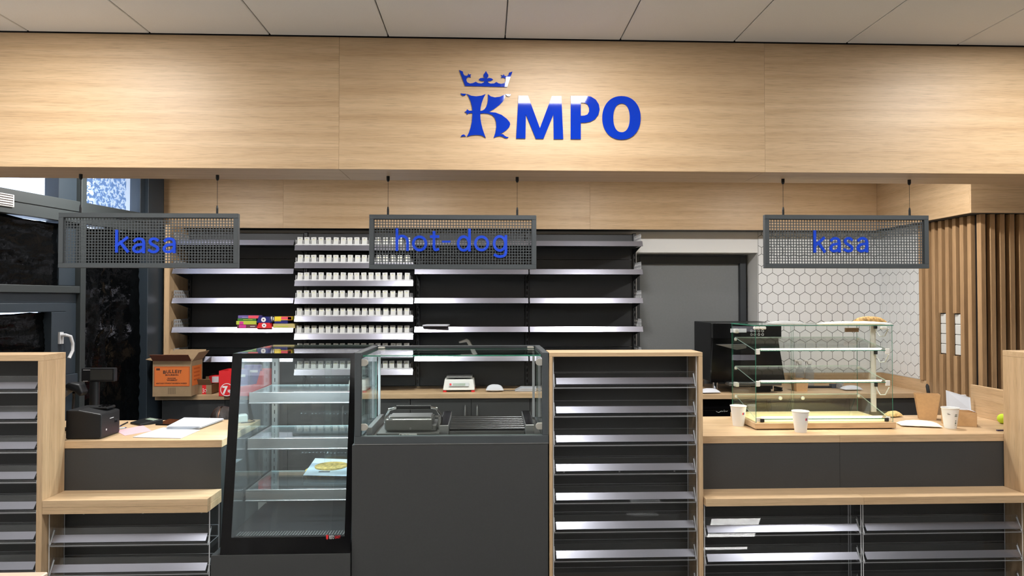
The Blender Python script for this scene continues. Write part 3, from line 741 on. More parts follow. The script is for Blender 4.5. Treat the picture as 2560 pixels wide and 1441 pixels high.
# tall oak rack cabinets
def cabinet(label, x0, x1, ztop, zs, yf, yb, wl=.03, wr=.03, tt=.032, twin=None):
    c = thing('snack_cabinet', label, 'cabinet', ((x0 + x1) / 2, (yf + yb) / 2, 0), group='tall oak snack cabinets')
    B('top_board', WX, c, (x0, x1, yf, yb, ztop - tt, ztop), bev=.001)
    B('side_board', WZ, c, (x0, x0 + wl, yf, yb, 0, ztop - tt - .0005), bev=.001); B('side_board', WZ, c, (x1 - wr, x1, yf, yb, 0, ztop - tt - .0005), bev=.001)
    B('back_board', ANTH, c, (x0 + wl, x1 - wr, yb - .012, yb, 0, ztop - tt)); B('floor_board', WX, c, (x0 + wl, x1 - wr, yf, yb - .012, 0, .04))
    segs = [(x0 + wl + .004, x1 - wr - .004)] if twin is None else [(x0 + wl + .004, twin - .004), (twin + .004, x1 - wr - .004)]
    for a, b in segs:
        for xx in (a, b - .005): MB().pane(xx, xx + .005, yf + .022, yb - .014, .04, ztop - tt - .002).build('clear_side', [ACR, ACRE], c)
        for z in zs: tray(c, a + .006, b - .006, z, yf + .012, yb - .016)
        screws(c, a, b, (zs[3] - .05, zs[4] - .045, zs[6] - .05), y=yb - .012)
    return c
zl = at(50, 972, YL + .02)[1]
cabinet('tall oak snack cabinet cut off at the edge beside the till printer', -3.10, -2.325, 1.391, [zl - PIT * k for k in range(8)], YL, YCF - .001)
zm = at(1560, 960, 3.74)[1]
cabinet('tall oak snack cabinet between the hot-dog case and the pastry counter', .345, 1.191, 1.392, [zm - PIT * k for k in range(8)], 3.72, 3.925, .018, .022, .022)
cabinet('tall oak snack cabinet at the far end of the pastry counter', 3.012, 3.95, 1.387, [zm - PIT * k for k in range(8)], YL - .005, YCF - .001)

# right pastry counter
rc = thing('pastry_counter', 'oak topped counter with dark front carrying the glass pastry case', 'counter', (2.2, 4.2, 0))
xs1 = at(2100, 1100, YCF)[0]
B('worktop', WX, rc, (1.195, xs1 - .0005, YCF, YCB, ZW - .042, ZW), bev=.001); B('worktop', WX, rc, (xs1 + .0005, 3.40, YCF, YCB, ZW - .042, ZW), bev=.001)
B('front_panel', ANTH, rc, (1.195, xs1 - .0008, YCF + .004, YCF + .022, 0, ZW - .042)); B('front_panel', ANTH, rc, (xs1 + .0008, 3.40, YCF + .004, YCF + .022, 0, ZW - .042))
B('back_panel', ANTH, rc, (1.21, 3.40, YCB - .06, YCB - .04, 0, ZW - .042))
o = B('end_upstand', WY, None, (3.29, 3.315, YCF + .03, YCB - .002, ZW + .0005, 1.105), bev=.001); tag(o, 'upright oak end board standing on the pastry counter before the slats', 'panel')
lr = thing('ledge', 'long oak ledge board below the pastry counter', 'ledge', (2.1, 3.78, .55))
xs2 = at(2160, 1255, YL)[0]; ZLR = .597
B('board', WX, lr, (1.196, xs2 - .0004, YL, YCF + .003, ZLR - .041, ZLR), bev=.001); B('board', WX, lr, (xs2 + .0004, 3.010, YL, YCF + .003, ZLR - .041, ZLR), bev=.001)
ZR2 = [.402 - PIT * k for k in range(3)]
r = rack('clear acrylic snack rack under the long ledge, next to the oak cabinet', 1.2, 2.083, ZLR - .042, ZR2); screws(r, 1.2, 2.08, (.53, .215), y=YCF + .002)
r = rack('clear acrylic snack rack at the far end under the long ledge', 2.09, 3.006, ZLR - .042, ZR2); screws(r, 2.1, 3.0, (.53, .215), y=YCF + .002)

# plinths under the glass units
YG = 3.72
gx0, gx1 = at(880, 1110, YG)[0], .338
t = thing('counter_block', 'dark counter block under the glass hot-dog case', 'counter', ((gx0 + gx1) / 2, 4.1, 0))
B('front_panel', ANTH, t, (gx0, gx1, YG, YG + .02, 0, .898), bev=.001); B('carcass', ANTH, t, (gx0, gx1, YG + .02, 4.5, 0, .898))
fx0, fx1 = at(527, 1385, 3.70)[0], at(876, 1385, 3.70)[0]
t = thing('plinth_block', 'low dark plinth under the glass cake cabinet', 'plinth', ((fx0 + fx1) / 2, 4.1, 0))
B('front_panel', ANTH, t, (fx0, fx1 - .002, 3.70, 3.72, 0, .325), bev=.001); B('carcass', ANTH, t, (fx0 + .002, fx1 - .002, 3.72, 4.6, 0, .325))

# pale table corner in the foreground
tx, tz = at(121, 1430, 2.6)
t = thing('low_table', 'corner of a pale low table in front of the counter', 'table', (tx - .4, 2.2, 0))
PALE = mat('pale_laminate', (226, 200, 178), .4)
B('table_top', PALE, t, (tx - .8, tx, 1.9, 2.6, tz - .04, tz), bev=.004)
for a, b in ((-.76, 1.94), (-.04, 1.94), (-.76, 2.56), (-.04, 2.56)): B('leg', WPL, t, (tx + a - .02, tx + a + .02, b - .02, b + .02, 0, tz - .04))
# ================================================================== LOGO AND HANGING SIGNS
LS = 2560 / 540
def lp(zx, zy): return at(1100 + zx / LS, 150 + zy / LS, YB)
logo = thing('wall_logo', 'glossy blue letters with a crown mounted on the oak beam', 'sign', (*[lp(1300, 940)[0]], YB, lp(1300, 940)[1]))
def lpart(name, outlines, d=.006):
    me = curve_mesh(name, [[lp(*p) for p in o] for o in outlines], d, BLUE, mside=GREYSIDE)
    return obj_from(me, name, (0, YB - d - .0005, 0), logo)
crown = [(228,124),(272,142),(275,165),(290,188),(315,193),(333,185),(335,163),(348,178),(370,173),(360,190),(365,210),(340,205),(318,220),(312,245),(325,270),(355,283),(390,278),(425,262),(450,278),(490,283),(520,270),(530,252),(505,255),(480,250),(460,235),(480,220),(510,217),(535,225),(515,200),(515,180),(530,160),(545,135),(558,160),(573,180),(573,200),(555,225),(580,217),(610,222),(630,237),(605,252),(580,255),(563,255),(575,275),(600,285),(640,283),(668,265),(690,280),(725,288),(760,280),(780,255),(775,225),(755,213),(720,218),(735,200),(720,182),(745,188),(755,172),(765,192),(790,198),(812,180),(818,155),(858,142),(795,325),(298,312)]
K = [(318,405),(370,428),(430,435),(490,428),(540,408),(515,455),(495,510),(483,560),(478,608),(500,605),(525,590),(548,560),(562,520),(570,470),(570,410),(600,435),(650,448),(710,440),(775,412),(770,450),(745,495),(700,540),(640,585),(580,620),(660,628),(730,655),(790,700),(825,740),(832,765),(820,800),(780,840),(735,868),(710,880),(745,882),(765,900),(790,915),(812,918),(800,930),(770,930),(740,912),(710,905),(670,912),(635,928),(655,870),(668,800),(665,740),(650,690),(615,655),(570,640),(520,636),(478,638),(480,700),(490,760),(505,820),(525,880),(543,928),(510,905),(470,893),(420,892),(370,898),(320,912),(345,860),(365,800),(378,740),(383,680),(385,635),(345,635),(322,650),(315,630),(290,620),(312,610),(322,588),(345,605),(385,605),(378,550),(362,490),(340,440)]
lpart('crown', [crown]); lpart('letter', [K])
lpart('serif', [[(245,400),(275,404),(312,405),(298,425),(275,430),(255,418)]]); lpart('serif', [[(245,915),(260,892),(285,885),(308,910),(280,908)]]); lpart('serif', [[(775,410),(840,410),(830,432),(808,438),(790,428)]])
lpart('letter', [[(930,428),(1042,428),(1183,812),(1325,432),(1437,432),(1460,942),(1347,942),(1343,650),(1225,938),(1135,938),(1018,650),(1012,935),(902,935)]])
lpart('letter', [[(1548,430),(1740,430),(1790,440),(1845,475),(1880,530),(1890,590),(1875,650),(1835,705),(1780,735),(1720,747),(1667,747),(1667,942),(1547,942)], [(1667,510),(1710,512),(1745,530),(1765,570),(1765,615),(1745,650),(1710,663),(1667,665)]])
def ell(cx, cy, rx, ry, n=48, e=2.0): 
    f = lambda v: math.copysign(abs(v) ** (2 / e), v)
    return [(cx + rx * f(math.cos(2 * math.pi * k / n)), cy + ry * f(math.sin(2 * math.pi * k / n))) for k in range(n)]
lpart('letter', [ell(2148, 690, 227, 258, e=2.15), ell(2149, 690, 98, 170, e=2.25)])

YSG = 3.80; FD = .03
def crom(pts, n=6):
    P_ = [Vector(p) for p in pts]; out = []
    for i in range(len(P_) - 1):
        a, b, c, d = P_[max(i - 1, 0)], P_[i], P_[i + 1], P_[min(i + 2, len(P_) - 1)]
        for k in range(n):
            t = k / n; out.append(.5 * (2 * b + (c - a) * t + (2 * a - 5 * b + 4 * c - d) * t * t + (3 * b - a - 3 * c + d) * t ** 3))
    return out + [P_[-1]]
def ring(cx, cy, rx, ry, n=40): return [Vector((cx + rx * math.cos(2 * math.pi * k / n), cy + ry * math.sin(2 * math.pi * k / n))) for k in range(n + 1)]
GLYPH = {
 'k': [[(0, 0), (0, 1)], [(0, .27), (.92, .66)], [(.36, .44), (1, 0)]],
 'h': [[(0, 0), (0, 1)], 'c', [(0, .46), (.12, .59), (.36, .67), (.66, .66), (.9, .57), (1, .40), (1, 0)]],
 't': [[(.4, 1), (.4, .3)], 'c', [(.4, .3), (.42, .14), (.52, .03), (.72, 0), (1, .03)], [(0, .76), (1, .76)]],
 'a': ['c', [(.08, .86), (.3, .98), (.6, 1), (.86, .9), (.95, .68)], [(.95, .68), (.95, 0)], 'c', [(.95, .58), (.5, .55), (.2, .48), (0, .28), (.06, .09), (.3, 0), (.6, .03), (.84, .15), (.95, .32)]],
 's': ['c', [(.92, .9), (.7, .99), (.4, 1), (.13, .9), (.08, .73), (.25, .59), (.6, .47), (.88, .36), (.98, .2), (.85, .06), (.55, 0), (.25, .02), (0, .11)]],
 'o': ['r', (.5, .5, .5, .5)], 'd': ['r', (.48, .33, .48, .34), [(1, 0), (1, 1)]],
 'g': ['r', (.48, .65, .48, .35), 'c', [(1, 1), (1, .6), (1, .22), (.88, .06), (.6, 0), (.3, .01), (.08, .07)]]}
def glyph_mesh(ch, a, b, z0, z1, wd, y0, y1):
    mb = MB(); h_ = wd / 2; X_ = lambda p: Vector((a + h_ + p[0] * (b - a - wd), z0 + h_ + p[1] * (z1 - z0 - wd)))
    mode = None; paths = []
    for it in GLYPH[ch]:
        if it in ('c', 'r'): mode = it; continue
        if mode == 'r': paths.append([X_(p) for p in ring(*it)])
        elif mode == 'c': paths.append([X_(p) for p in crom(it)])
        else: paths.append([X_(p) for p in it])
        mode = None
    for pi_, P_ in enumerate(paths):
        y0 -= .0005
        L_, R_ = [], []; closed = (P_[0] - P_[-1]).length < 1e-6
        for i, p in enumerate(P_):
            d = (P_[i + 1] - P_[i - 1]) if 0 < i < len(P_) - 1 else ((P_[1] - P_[-2]) if closed else (P_[1] - P_[0] if i == 0 else P_[-1] - P_[-2]))
            d.normalize(); q = Vector((-d.y, d.x)) * h_
            e = Vector((0, 0)) if closed else (-d * h_ if i == 0 else (d * h_ if i == len(P_) - 1 else Vector((0, 0))))
            L_.append(p + q + e); R_.append(p - q + e)
        for i in range(len(P_) - 1):
            c = [R_[i], R_[i + 1], L_[i + 1], L_[i]]
            mb.add([(v.x, y0, v.y) for v in c] + [(v.x, y1, v.y) for v in c], [(0, 1, 2, 3), (7, 6, 5, 4), (0, 4, 5, 1), (2, 6, 7, 3)] + ([(3, 7, 4, 0)] if i == 0 and not closed else []) + ([(1, 5, 6, 2)] if i == len(P_) - 2 and not closed else []))
    return mb
def hang_sign(label, px0, px1, pt, pb, words, hang):
    """words: list of (text, px0, px1, py_top, py_bottom) per letter"""
    (x0, z1), (x1, z0) = at(px0, pt, YSG - FD / 2), at(px1, pb, YSG - FD / 2)
    s = thing('hanging_sign', label, 'sign', ((x0 + x1) / 2, YSG, z0), group='mesh signs hanging from the beam')
    fw = .025
    B('frame', ANTHM, s, (x0, x1, YSG - FD / 2, YSG + FD / 2, z1 - fw, z1), (x0, x1, YSG - FD / 2, YSG + FD / 2, z0, z0 + fw), (x0, x0 + fw, YSG - FD / 2, YSG + FD / 2, z0 + fw, z1 - fw), (x1 - fw, x1, YSG - FD / 2, YSG + FD / 2, z0 + fw, z1 - fw), bev=.0015)
    mb = MB(); n = 56; m = 16; a, b, c, d = x0 + fw, x1 - fw, z0 + fw, z1 - fw; bwid = .0045
    for i in range(n + 1):
        xx = a + (b - a) * i / n; mb.box(xx - bwid / 2, xx + bwid / 2, YSG - .0012, YSG + .0012, c, d)
    for j in range(m + 1):
        zz = c + (d - c) * j / m; mb.box(a, b, YSG - .0011, YSG + .0011, zz - bwid / 2, zz + bwid / 2)
    mb.build('perforated_panel', ANTHM, s)
    for ch, l0, l1, t_, b_ in words:
        (a, zt_), (b, zb_) = at(l0, t_, YSG - .008), at(l1, b_, YSG - .008)
        if ch == '-': B('letter', BLUES, s, (a, b, YSG - .008, YSG - .002, zb_, zt_))
        else: glyph_mesh(ch, a, b, zb_, zt_, .0148, YSG - .008, YSG - .002).build('letter', BLUES, s)
    for hx in hang:
        xx = at(hx, pt, YSG)[0]
        w = MB().tube([(xx, YSG, z1 + .03), (xx, YSG, ZB0 - .02)], .0011, 6).build('suspension_wire', BLACK, s)
        MB().lathe([(.006, z1), (.006, z1 + .03), (.0035, z1 + .045)], xx, YSG, 10).build('wire_clamp', BLACK, w)
        MB().lathe([(.005, ZB0 - .03), (.009, ZB0 - .02), (.009, ZB0)], xx, YSG, 10).build('ceiling_cap', BLACK, w)
    return s
kasaL = [('k', 288, 322, 575, 632), ('a', 331, 363.5, 594, 633.5), ('s', 370, 398, 594, 633.5), ('a', 407, 440, 594, 633.5)]
hang_sign('dark mesh sign in front of the covered windows reading kasa', 146, 594, 532, 670.5, kasaL, (201, 543))
hd = [('h', 989, 1022, 571, 628), ('o', 1030, 1068, 589, 629), ('t', 1075, 1098, 578, 628.5), ('-', 1105, 1126, 602, 607), ('d', 1142, 1177, 572, 629), ('o', 1185, 1223, 589, 629), ('g', 1232, 1268, 588, 645)]
hang_sign('dark mesh sign above the grill case reading hot-dog', 923, 1341, 536.5, 673.5, hd, (970, 1293))
kasaR = [('k', 2034, 2064.5, 576, 632), ('a', 2074, 2103, 593, 631.5), ('s', 2109, 2134, 593, 631.5), ('a', 2142, 2172, 593, 631.5)]
hang_sign('dark mesh sign in front of the hexagon tiles reading kasa', 1912.5, 2323.5, 537, 671.5, kasaR, (1958, 2274))
# ================================================================== GLASS CAKE CABINET
LEDGE = edge('lit_pale_glass_edge', (226, 244, 244), 0.1)
zf0 = .326; yfb, yft, ybk = 3.705, 3.865, 4.60
cx0, cx1 = at(550, 1366, yfb)[0], at(876, 1366, yfb)[0]
zf1 = at(700, 884, yft)[1]
fr = thing('cake_cabinet', 'black refrigerated glass cake cabinet with sloping front and lit steel shelves', 'display case', ((cx0 + cx1) / 2, 4.15, zf0))
def yfr(z): return yfb + (yft - yfb) * (z - zf0) / (zf1 - zf0)      # sloping front
def fbar(mb, xa, xb, za, zb, t=.012, out=0.0):                     # a bar lying in the sloping front plane
    ya, yb = yfr(za) - out, yfr(zb) - out
    mb.hexa([(xa, ya, za), (xb, ya, za), (xb, ya + t, za), (xa, ya + t, za), (xa, yb, zb), (xb, yb, zb), (xb, yb + t, zb), (xa, yb + t, zb)])
    return mb
bl = .052; zlo = zf0 + .085; zhi = zf1 - .028; rb = .034
B('base', BLACKG, fr, (cx0, cx1, yfb + .012, ybk, zf0, zf0 + .05), bev=.003)
mb = MB(); fbar(mb, cx0, cx0 + bl, zf0, zf1, .006); fbar(mb, cx1 - rb, cx1, zf0, zf1, .006); fbar(mb, cx0 + bl, cx1 - rb, zf0, zlo, .006); fbar(mb, cx0 + bl, cx1 - rb, zhi, zf1, .006)
mb.build('printed_glass_border', BLACKG, fr)
ya, yb = yfr(zlo), yfr(zhi)
MB().slab((cx0 + bl, ya, zlo), (cx1 - rb, ya, zlo), (cx1 - rb, yb, zhi), (cx0 + bl, yb, zhi), (0, 1, 0), .005, (0, 0)).build('front_pane', [FGLASS, GEDGE], fr)
for nm, xa in (('side_pane', cx0), ('side_pane', cx1 - .005)):
    MB().prism([(yfr(zf0 + .05) + .01, zf0 + .05), (ybk - .03, zf0 + .05), (ybk - .03, zf1 - .012), (yfr(zf1 - .012) + .01, zf1 - .012)], 'x', xa, xa + .005).build(nm, FGLASS, fr)
MB().pane(cx0, cx1, yft + .006, ybk, zf1 - .006, zf1).build('top_pane', [GLASS, GEDGEL], fr)
B('top_side_trim', BLACKG, fr, (cx1 - .02, cx1, yft + .006, ybk, zf1 - .014, zf1 + .001))
for xa in (cx0, cx1 - .028): B('rear_post', BLACK, fr, (xa, xa + .028, ybk - .03, ybk, zf0 + .05, zf1 - .006))
B('rear_top_rail', BLACK, fr, (cx0 + .028, cx1 - .028, ybk - .03, ybk, zf1 - .03, zf1 - .006))
xm = (cx0 + cx1) / 2 + .02
MB().pane(cx0 + .028, xm + .02, ybk - .012, ybk - .008, zf0 + .05, zf1 - .03).build('sliding_door', [GLASS, GEDGE], fr)
MB().pane(xm - .02, cx1 - .028, ybk - .022, ybk - .018, zf0 + .05, zf1 - .03).build('sliding_door', [GLASS, GEDGE], fr)
for xa in (cx0 + .012, cx1 - .05):
    p = B('slotted_column', STEEL, fr, (xa, xa + .038, ybk - .07, ybk - .032, zf0 + .05, zf1 - .02), bev=.001)
    s = MB()
    for k in range(18): s.box(xa + .016, xa + .021, ybk - .0706, ybk - .0698, zf0 + .09 + k * .052, zf0 + .115 + k * .052)
    s.build('slot', BLACKG, p)
for q, (yy, px, py) in enumerate(((4.10, 617, 982), (4.08, 614, 1097), (4.05, 603, 1226))):
    xa, zz = at(px, py, yy); xa = max(xa, cx0 + .012); xb = cx1 - .02
    s = MB().pane(xa, xb, yy + .012, ybk - .075, zz - .012, zz - .006).build('glass_shelf', [FGLASS, LEDGE], fr)
    B('front_rail', STEEL, s, (xa, xb, yy, yy + .008, zz - .066, zz), (xa, xb, yy - .006, yy, zz - .066, zz - .06), bev=.001)
    B('side_arm', STEEL, s, (xa, xa + .004, yy + .012, ybk - .06, zz - .045, zz - .005), (xb - .004, xb, yy + .012, ybk - .06, zz - .045, zz - .005))
    ld_ = MB()
    for k in range(22): ld_.box(xa + .04 + k * (xb - xa - .09) / 21, xa + .048 + k * (xb - xa - .09) / 21, yy + .014, yy + .02, zz - .022, zz - .017)
    ld_.build('led_strip', LEDC, s)['kind'] = 'stuff'
B('deck', BLACK, fr, (cx0 + .006, cx1 - .006, yfb + .05, ybk - .035, zf0 + .05, zf0 + .058))
dk = B('air_grille', BLACK, fr, (cx0 + .05, cx1 - .05, yfb + .06, yfb + .13, zf0 + .058, zf0 + .075))
g = MB()
for k in range(40): g.box(cx0 + .06 + k * .015, cx0 + .067 + k * .015, yfb + .062, yfb + .128, zf0 + .075, zf0 + .079)
g.build('grille_fin', STEELD, dk)['kind'] = 'stuff'
B('led_tube', LEDC, fr, (cx0 + .06, cx1 - .06, yft + .03, yft + .038, zf1 - .02, zf1 - .014))
area('cake_cabinet_light', ((cx0 + cx1) / 2, yft + .12, zf1 - .03), .5, .04, 13.0, (.80, .92, 1.0))
# maker plate: red shield and lettering
px_ = lambda x: at(x, 1344, yfb)[0]
zt_, zb_ = at(820, 1339.5, yfr(.36))[1], at(820, 1348, yfr(.36))[1]
me = curve_mesh('shield_emblem', [[(px_(815), zt_ + .004), (px_(820.5), zt_ + .004), (px_(820.5), zb_ + .004), (px_(817.8), zb_ - .004), (px_(815), zb_ + .004)]], .001, RED)
obj_from(me, 'shield_emblem', (0, yfr(.36) - .004, 0), fr)
text_fit('RESTO', 'lettering', px_(823), px_(835), zb_, zt_, yfr(.36) - .004, WHT, fr, .001)
text_fit('QUALITY', 'lettering', px_(837), px_(851), zb_, zt_, yfr(.36) - .004, RED, fr, .001)

# pizza pack on the lowest shelf
yy = 4.05; zz = at(603, 1226, yy)[1] - .004
pts = [atZ(758, 1189, zz + .022), atZ(845, 1192, zz + .022), atZ(868, 1152, zz + .03), atZ(788, 1147, zz + .03)]
xr = cx1 - .03
t = thing('pizza_pack', 'white packed pizza lying on the lowest shelf of the cake cabinet', 'food pack', (sum(p[0] for p in pts) / 4, sum(p[1] for p in pts) / 4, zz))
ox, oy = t.location.x, t.location.y
PWHITE = mat('pale_blue_wrapper', (214, 226, 240), .35, bump=.3, bscale=20)
PZ = mat('pizza_topping', (214, 178, 104), .7, noise=.5, nscale=45)
c = MB(); Rr = .15
c.lathe([(Rr, zz + .002), (Rr, zz + .014), (Rr - .012, zz + .018)], ox + .02, oy, 28); c.build('pizza', PZ, t, smooth=True)
w_ = MB(); cw_ = [(pts[0][0], pts[0][1]), (xr - .01, pts[1][1]), (xr - .005, pts[2][1]), (pts[3][0], pts[3][1])]
hts = [zz + .021, zz + .02, zz + .029, zz + .03]
w_.hexa([(p[0], p[1], h) for p, h in zip(cw_, hts)] + [(p[0], p[1], h + .002) for p, h in zip(cw_, hts)]); w_.build('wrapper_sheet', PWHITE, t)
v_ = MB(); v_.lathe([(.105, zz + .026), (.105, zz + .0335)], ox + .03, oy + .02, 28); v_.build('printed_pizza', PZ, t)
B('printed_banner', INK, t, (ox - .02, ox + .05, oy - .12, oy - .1, zz + .0225, zz + .0255))

# ================================================================== GLASS HOT-DOG CASE
hx0, hx1 = at(886, 1100, YG)[0], at(1371.5, 1100, YG)[0]
hz0 = .9; hz1 = at(887, 883, YG)[1]; yhb = 4.32; P = .034
hc = thing('grill_case', 'anthracite framed glass case over the grill and roller', 'display case', ((hx0 + hx1) / 2, 4.0, hz0))
hb = at(1100, 1091, YG)[1]
B('bottom_bar', ANTHM, hc, (hx0, hx1, YG, YG + P, hz0, hb), bev=.002)
for xa in (hx0, hx1 - P):
    B('front_post', ANTHM, hc, (xa, xa + P, YG, YG + P, hb, hz1), bev=.002)
    B('top_side_rail', ANTHM, hc, (xa, xa + P, YG + P, yhb, hz1 - P, hz1), bev=.002)
    B('bottom_side_rail', ANTHM, hc, (xa, xa + P, YG + P, yhb, hz0, hb), bev=.002)
B('top_rear_rail', ANTHM, hc, (hx0 + P, hx1 - P, yhb - P, yhb, hz1 - P * .6, hz1), bev=.002)
B('rear_post', GPL, hc, (hx0 + P, hx0 + P + .014, yhb - .02, yhb, hb, hz1 - P * .6)); B('rear_post', GPL, hc, (hx1 - P - .014, hx1 - P, yhb - .02, yhb, hb, hz1 - P * .6))
B('deck', STEELD, hc, (hx0 + P, hx1 - P, YG + P, yhb, hb - .03, hb - .012))
B('bottom_trim', STEEL, hc, (hx0, hx1, YG - .002, YG, hz0 - .001, hz0 + .003))
ztg = at(1100, 890, YG + .02)[1]
MB().pane(hx0 + P + .003, hx1 - P - .003, YG + .012, YG + .018, hb + .002, ztg - .012).build('front_pane', [GLASS, GEDGEL], hc)
MB().pane(hx0 + P + .006, hx1 - P - .006, YG + .02, yhb - P, ztg - .004, ztg + .004).build('top_pane', [GLASS, GEDGE], hc)
for xa in (hx0 + P * .5, hx1 - P * .5 - .006): MB().pane(xa, xa + .006, YG + P, yhb, hb, hz1 - P).build('side_pane', [GLASS, GEDGEL], hc)
zc_ = [at(900, 908, YG)[1], at(900, 1070, YG)[1]]
CLIP = mat('satin_nickel', (200, 196, 186), .35, metal=.5)
for zc in zc_:
    for s_, xa in ((1, hx0 + P), (-1, hx1 - P)):
        n = 10; poly = [(xa, zc - .018), (xa, zc + .018)]; poly = [(xa, zc + .018)] + [(xa + s_ * (.018 + .018 * math.sin(math.pi * k / n)), zc + .018 * math.cos(math.pi * k / n)) for k in range(n + 1)] + [(xa, zc - .018)]
        MB().prism(poly, 'y', YG + .006, YG + .024).build('glass_clip', CLIP, hc, bev=.001)
for xa in (hx0 + P + .01, hx1 - P - .05): B('top_bracket', CLIP, hc, (xa, xa + .04, yhb - P - .06, yhb - P - .02, ztg + .004, hz1 - .004), bev=.002)

# contact grill
def X4(px, Y, py=1060): return at(px, py, Y)[0]
zd = hb - .012
gy0, gy1 = 3.80, 4.0
a, b = X4(965, gy0), X4(1090, gy0)
g = thing('contact_grill', 'steel contact grill with black handle inside the glass case', 'grill', ((a + b) / 2, (gy0 + gy1) / 2, zd))
B('drip_tray', STEELD, g, (a - .045, b + .02, gy0 - .045, gy1 + .1, zd + .0, zd + .022), bev=.002)
B('lower_plate', STEELD, g, (a, b, gy0 + .01, gy1, zd + .022, zd + .055), bev=.003)
zt1 = at(1030, 1049, gy0)[1]
B('upper_plate', STEELD, g, (a - .005, b - .02, gy0, gy1 - .02, zd + .03, zt1), bev=.006)
B('lid_cover', STEEL, g, (a + .012, b - .03, gy0 + .04, gy1 - .03, zt1, zt1 + .008), bev=.003)
hz_ = at(1030, 1019, gy0 + .02)[1]
xl, xr = a - .015, b + .02
mb = MB(); mb.tube([(xl, gy1 - .02, zd + .06), (xl, gy0 + .1, zt1 + .0), (xl + .03, gy0 + .03, hz_ - .012), (xl + .075, gy0 + .02, hz_)], .0075, 10); mb.build('handle_arm', CHROME, g, smooth=True)
mb = MB(); mb.tube([(xr, gy1 - .02, zd + .06), (xr, gy0 + .1, zt1 + .0), (xr - .02, gy0 + .03, hz_ - .008), (xr - .055, gy0 + .02, hz_)], .0075, 10); mb.build('handle_arm', CHROME, g, smooth=True)
mb = MB(); mb.tube([(xl + .07, gy0 + .02, hz_), (xr - .05, gy0 + .02, hz_)], .0125, 12); mb.build('grip', BLACK, g, smooth=True)
for xx in (xl, xr - .01): B('hinge_bracket', CHROME, g, (xx - .004, xx + .014, gy0 + .07, gy0 + .1, zd + .02, zt1 + .004), bev=.002)
B('lever', CHROME, g, (b - .02, xr, gy0 + .09, gy0 + .105, zt1 - .005, zt1 + .006))
B('knob', CHROME, g, ((a + b) / 2 - .008, (a + b) / 2 + .002, gy0 - .006, gy0, zd + .034, zd + .046), bev=.001)
lp0, lp1 = X4(998, gy0 - .05), X4(1042, gy0 - .05)
B('maker_plate', WPL, g, (lp0, lp1, gy0 - .047, gy0 - .045, zd + .003, zd + .02))
text_fit('HENDI', 'maker_lettering', lp0 + .018, lp0 + .055, zd + .006, zd + .016, gy0 - .0478, INK, g, .001)
o = MB().lathe([(.006, -.001), (.006, .001)], n=16).build('maker_dot', INK, g, local=True); o.rotation_euler = (math.pi / 2, 0, 0); o.location = Vector((lp0 + .008, gy0 - .0475, zd + .011)) - g.location
text_fit('TOOLS FOR CHEFS', 'maker_lettering', lp0 + .06, lp1 - .004, zd + .008, zd + .014, gy0 - .0478, INK, g, .001)

# roller grill
ra, rb2 = X4(1098, 3.79), X4(1336, 3.79); ry0, ry1 = 3.79, 4.2
r_ = thing('roller_grill', 'steel hot-dog roller grill with black topped ends inside the glass case', 'grill', ((ra + rb2) / 2, 4.0, zd))
e1 = .056; ztp = at(1110, 1064, ry0)[1]; ztb = at(1120, 1029, ry1)[1]
for xa in (ra, rb2 - e1 + .006):
    MB().prism([(ry0, zd), (ry1, zd), (ry1, ztb), (ry0, ztp)], 'x', xa, xa + e1 - .006).build('end_housing', STEEL, r_, bev=.003)
    MB().prism([(ry0 + .004, ztp + .0005), (ry1 - .004, ztb + .0005), (ry1 - .004, ztb + .002), (ry0 + .004, ztp + .002)], 'x', xa + .003, xa + e1 - .009).build('end_cover', BLACKG, r_)
for k in range(7):
    u = (k + .5) / 7; yy = ry0 + .02 + (ry1 - ry0 - .04) * u; zr = ztp - .03 + (ztb - ztp) * u
    MB().tube([(ra + e1 - .002, yy, zr), (rb2 - e1 + .004, yy, zr)],   .0105, 16).build('roller', mat('dark_roller_%d' % k, (92, 92, 94), .22, metal=.95), r_, smooth=True)
B('drip_pan', MATT, r_, (ra + e1, rb2 - e1, ry0 + .005, ry1, zd + .002, zd + .012)); B('front_apron', STEELD, r_, (ra + e1, rb2 - e1, ry0, ry0 + .004, zd, zd + .022))
B('steel_tray', STEEL, None, (hx0 + P + .02, hx0 + P + .05, YG + .06, 4.22, zd, zd + .05), bev=.002)
tag(bpy.data.objects['steel_tray'], 'narrow sloping steel tray next to the contact grill', 'tray')
so = bpy.data.objects['steel_tray']

# ================================================================== GLASS PASTRY CASE
pz0 = ZW
(pxa, pyf), (pxb, _) = atZ(1888, 1076, ZW), atZ(2246, 1075, ZW)
pyb = atZ(1822, 1046, ZW)[1]; pyb = min(pyb, YCB - .02)
pc = thing('pastry_case', 'glass pastry case with three sloping lit shelves on an oak base', 'display case', ((pxa + pxb) / 2, (pyf + pyb) / 2, pz0))
zbs = at(2060, 1056, pyf)[1]
B('base', WX, pc, (pxa, pxb, pyf, pyb, pz0 + .006, zbs - .004), bev=.002); B('base_foot', BLACK, pc, (pxa + .02, pxb - .02, pyf + .015, pyb - .02, pz0, pz0 + .006))
B('lit_plate', LEDY, pc, (pxa + .02, pxb - .02, pyf + .02, pyb - .02, zbs - .004, zbs))
gxa, gxb = pxa + .008, pxb - .012; zpt = at(2060, 813, pyf + .01)[1]
for xa in (gxa, gxb - .004): MB().pane(xa, xa + .004, pyf + .012, pyb - .01, zbs - .004, zpt - .006).build('side_pane', [GLASS, GEDGE], pc)
MB().pane(gxa - .002, gxb + .004, pyf + .006, pyb - .004, zpt - .006, zpt).build('top_pane', [GLASS, GEDGE], pc)
xm = at(1978, 950, pyb)[0]
